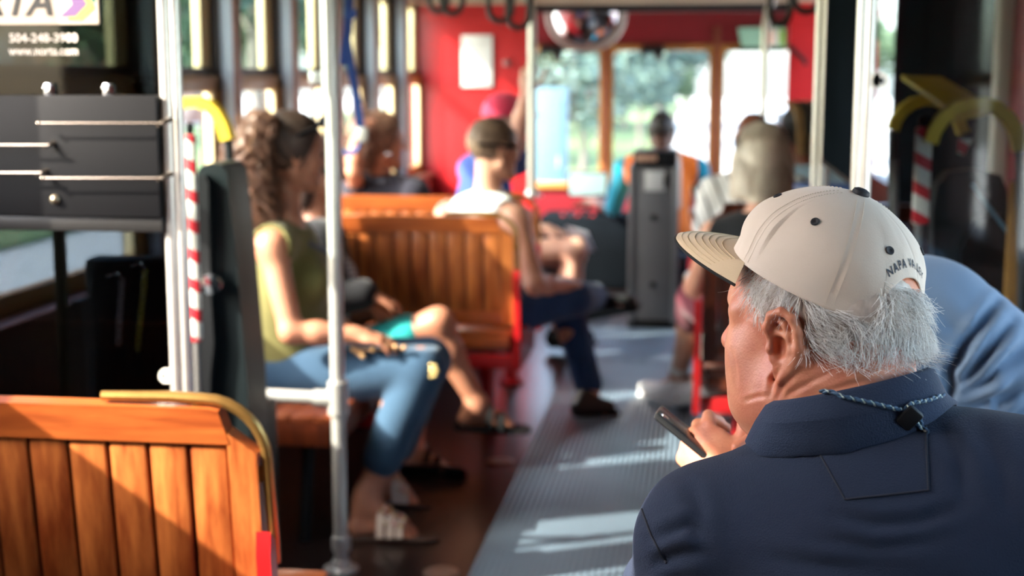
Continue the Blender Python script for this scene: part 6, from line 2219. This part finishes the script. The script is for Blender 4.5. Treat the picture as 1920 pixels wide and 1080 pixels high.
# button, eyelets, seams, band edge
b_ = Vector(c0 + cU * CH) - OV
MB().lathe([(.0085, -.002), (.0095, .001), (.0085, .0038), (.005, .0055), (.0, .006)], b_, 20, cU).build('button', mat('cap_black', srgb(30, 30, 36), .7), cap_o)
def cap_n(phi, z):
    e = 1e-3
    a = crown(phi + e, z) - crown(phi - e, z); b = crown(phi, z + e) - crown(phi, z - e)
    n = np.cross(a, b)
    n = n if np.dot(n, crown(phi, z) - c0) > 0 else -n
    return nrm(n)
for phd in (30, 90, 150, -30, -90, -150):
    ph = R(phd)
    z = .055
    c = crown(ph, z); n = cap_n(ph, z)
    MB().lathe([(.0012, .0004), (.0022, .0012), (.0044, .0014), (.0048, .0004), (.0040, -.0008)], Vector(c) - OV, 16, n).build('eyelet', mat('cap_black', srgb(30, 30, 36), .7), cap_o)
THREAD = mat('thread_cream', srgb(204, 190, 172), .8)
m = MB()
for phd in (0, 60, 120, 240, 300):
    for dlt in (-.0042, .0042):
        zs = np.linspace(Z0 + .004 if phd != 180 else bottom(math.pi) + .003, CH * .975, 150)
        for k in range(0, 148, 2):
            def pp_(z):
                rr_ = max(.25, (1 - (max(z, 0) / CH) ** 2.15) ** (1 / 1.75))
                ph = R(phd) + dlt / (CA * rr_)
                return Vector(crown(ph, z) + cap_n(ph, z) * .0004) - OV
            m.tube([pp_(zs[k]), pp_(zs[k + 1])], .00035, 4)
m.build('seam_stitching', THREAD, cap_o)
# lettering over the opening, following the cloth
LET = mat('letter_navy', srgb(38, 44, 58), .7)
cu = bpy.data.curves.new('text', 'FONT')
cu.body = 'NAPA VALLEY'
cu.size = .0102
cu.extrude = .0
cu.offset = .00022
cu.space_character = 1.28
cu.align_x = 'CENTER'
to = bpy.data.objects.new('text', cu); COL.objects.link(to)
me = bpy.data.meshes.new_from_object(to.evaluated_get(bpy.context.evaluated_depsgraph_get()))
bpy.data.objects.remove(to)
bmx = bmesh.new(); bmx.from_mesh(me)
bmesh.ops.triangulate(bmx, faces=bmx.faces)
bmesh.ops.subdivide_edges(bmx, edges=[e for e in bmx.edges if e.calc_length() > .0025], cuts=2)
RHO = .0600
for v in bmx.verts:
    ps = v.co.x / RHO
    rr_ = RHO + v.co.y
    s_, e_ = rr_ * math.sin(ps), rr_ * math.cos(ps) * .98
    ph = PHB + s_ / (CA * .93)
    z = Z0 + e_ + .002
    v.co = Vector(crown(ph, z) + cap_n(ph, z) * .0007) - OV
bmx.to_mesh(me); bmx.free()
me.name = 'lettering'; me.materials.clear()
link('lettering', me, LET, cap_o, smooth=False)
# adjusting strap across the opening
pts = []
for i in range(21):
    d = -ARW * 1.05 + 2.1 * ARW * i / 20
    ph = PHB + d / (CA * .93)
    pts.append(Vector(crown(ph, Z0 + .010) + cap_n(ph, 0) * .0005) - OV)
MB().band(pts, .020, .0018, cU).build('strap', CAPC, cap_o, angle=60)

# hair: a close shell with many white strands
HWB = mat('hair_white_base', srgb(206, 196, 186), .55, var=.8, vscale=60, stretch=(1, 1, .4), col2=srgb(150, 134, 122))
HW = mat('hair_white', srgb(250, 248, 244), .3, var=.3, vscale=40, col2=srgb(232, 226, 220))
HW2 = mat('hair_grey_strand', srgb(196, 186, 176), .4, var=.3, vscale=40, col2=srgb(150, 136, 126))
ez = nrm(HF * .75 - HU * .66)
shell = [ELL(hp(-.012, 0, .016), np.array([.096, .083, .090]), HROT), ELL(hp(-.058, 0, -.022), np.array([.052, .074, .040]), HROT, .02), ELL(hp(-.076, .014, .028), np.array([.036, .048, .046]), HROT, .015)]
cl3 = [(hp(.050, 0, 0), HF), (hp(-.06, 0, -.016), -HU * .95 + HF * .12), (hp(-.03, 0, -.016), HF * .55 - HU * .83)]
def under_cap(p):
    q = p - c0
    return float(np.dot(q, cU))
hair_o = soft('hair', shell + [CUT(hp(-.010, .080, -.008), np.array([.026, .030, .040]), HROT, .006)], .003, HWB, t, .012, cl3, off=off,
              post=lambda Fd, X, Y, Z: Fd + (.0012 * np.sin(X * 420 + 5 * np.sin(Z * 90)) * np.sin(Y * 380 + Z * 120)).astype(np.float32))
hv = np.empty(len(hair_o.data.vertices) * 3); hair_o.data.vertices.foreach_get('co', hv); hv = hv.reshape(-1, 3) + np.array(off)
hn = np.empty(len(hv) * 3); hair_o.data.vertices.foreach_get('normal', hn); hn = hn.reshape(-1, 3)
g = np.random.default_rng(11)
rel = hv - HC
f_, l_, u_ = rel @ HF, rel @ HL, rel @ HU
zc = (hv - c0) @ cU
phi_ = np.arctan2((hv - c0) @ cL, (hv - c0) @ cF)
dback = np.arctan2(np.sin(phi_ - PHB), np.cos(phi_ - PHB)) * CA * .93
free = (zc < Z0 + .004) | ((np.abs(dback) < ARW * .85) & (zc < Z0 + ARH - .010))
ear_ = (l_ > .03) & (f_ > -.034) & (f_ < .016) & (u_ < .034) & (u_ > -.06)
ok = np.where(free & ~ear_)[0]
def grow_strands(n, seed, lift0, ln0, flip):
    g = np.random.default_rng(seed)
    pick = g.choice(ok, n)
    clump = np.random.default_rng(99)
    cd = clump.normal(size=(40, 3))
    S = []
    for i in pick:
        p0 = hv[i] + hn[i] * .0005
        nn = hn[i]
        side = f_[i] > .0
        base = (-HF * .35 - HU * .95) if side else (-HU * .85 - HF * .12 + HL * (.16 * np.sign(l_[i])) )
        if l_[i] > .03 and -.075 < f_[i] < -.03:
            base = -HF * .75 - HU * .6
        if abs(dback[i]) < ARW and zc[i] > Z0 + .004:
            base = -HU * .7 + HL * g.normal() * .45 - HF * .25
        d = base + g.normal(size=3) * .13
        d = nrm(d - nn * np.dot(d, nn))
        cell = int(((f_[i] + .2) * 75)) * 7 + int((u_[i] + .2) * 60)
        d = nrm(d + nrm(np.cross(nn, d)) * .45 * cd[cell % 40][0])
        ln = ln0 * (.6 + .8 * g.random()) * (.55 if side else 1.0)
        drop = -float(np.dot(d, HU))
        if drop > .05:
            ln = min(ln, max(.008, (u_[i] + .020 + .005 * g.normal()) / drop))
        lift = lift0 * (.4 + g.random())
        fl = flip * (.3 + g.random())
        sw = g.normal() * .12
        sv = np.cross(d, nn)
        q = []
        for tt in np.linspace(0, 1, 8):
            q.append(p0 + d * ln * tt + nn * (lift * math.sin(min(1, tt * 1.6) * math.pi * .55) + fl * tt ** 3) + sv * ln * sw * tt ** 2)
        S.append(q)
    return np.array(S)
strands('hair_strands', grow_strands(5200, 1, .006, .028, .004), g.uniform(.00022, .00042, 5200), HW, hair_o, off)
strands('hair_strands', grow_strands(1700, 2, .004, .024, .001), g.uniform(.00022, .0004, 1700), HW2, hair_o, off)
strands('stray_hairs', grow_strands(90, 3, .010, .040, .016), g.uniform(.00018, .0003, 90), HW, hair_o, off)
# short neck hairs and eyebrow tuft
# phone
ph_c = V3(at(1231, 769, 1.80)) + np.array([.78, -.10, -.60]) * .062
t = empty('phone', ph_c, 0, 'dark phone held edge-on in the hands of the man in the beige cap', 'phone')
ax = nrm(np.array([-.78, .10, .60]))                   # along the phone, away from the hands
fc = nrm(np.cross(ax, np.array([-.22, -.93, .18])))
wd = nrm(np.cross(fc, ax))
Mx = Matrix(((wd[0], fc[0], ax[0], 0), (wd[1], fc[1], ax[1], 0), (wd[2], fc[2], ax[2], 0), (0, 0, 0, 1)))
MB().box((-.034, -.0042, -.085), (.034, .0042, .06), .004, Mx).build('case', mat('phone_dark', srgb(40, 42, 44), .25), t)
MB().box((-.031, -.0048, -.08), (.031, -.0042, .055), .0002, Mx).build('screen', mat('phone_glass', srgb(20, 22, 26), .05), t)
MB().lathe([(.006, 0), (.006, .0012), (.004, .0016), (.0, .0016)], tuple(Mx @ Vector((.022, .0042, .048))), 14, tuple(fc)).build('lens', CHROME, t)
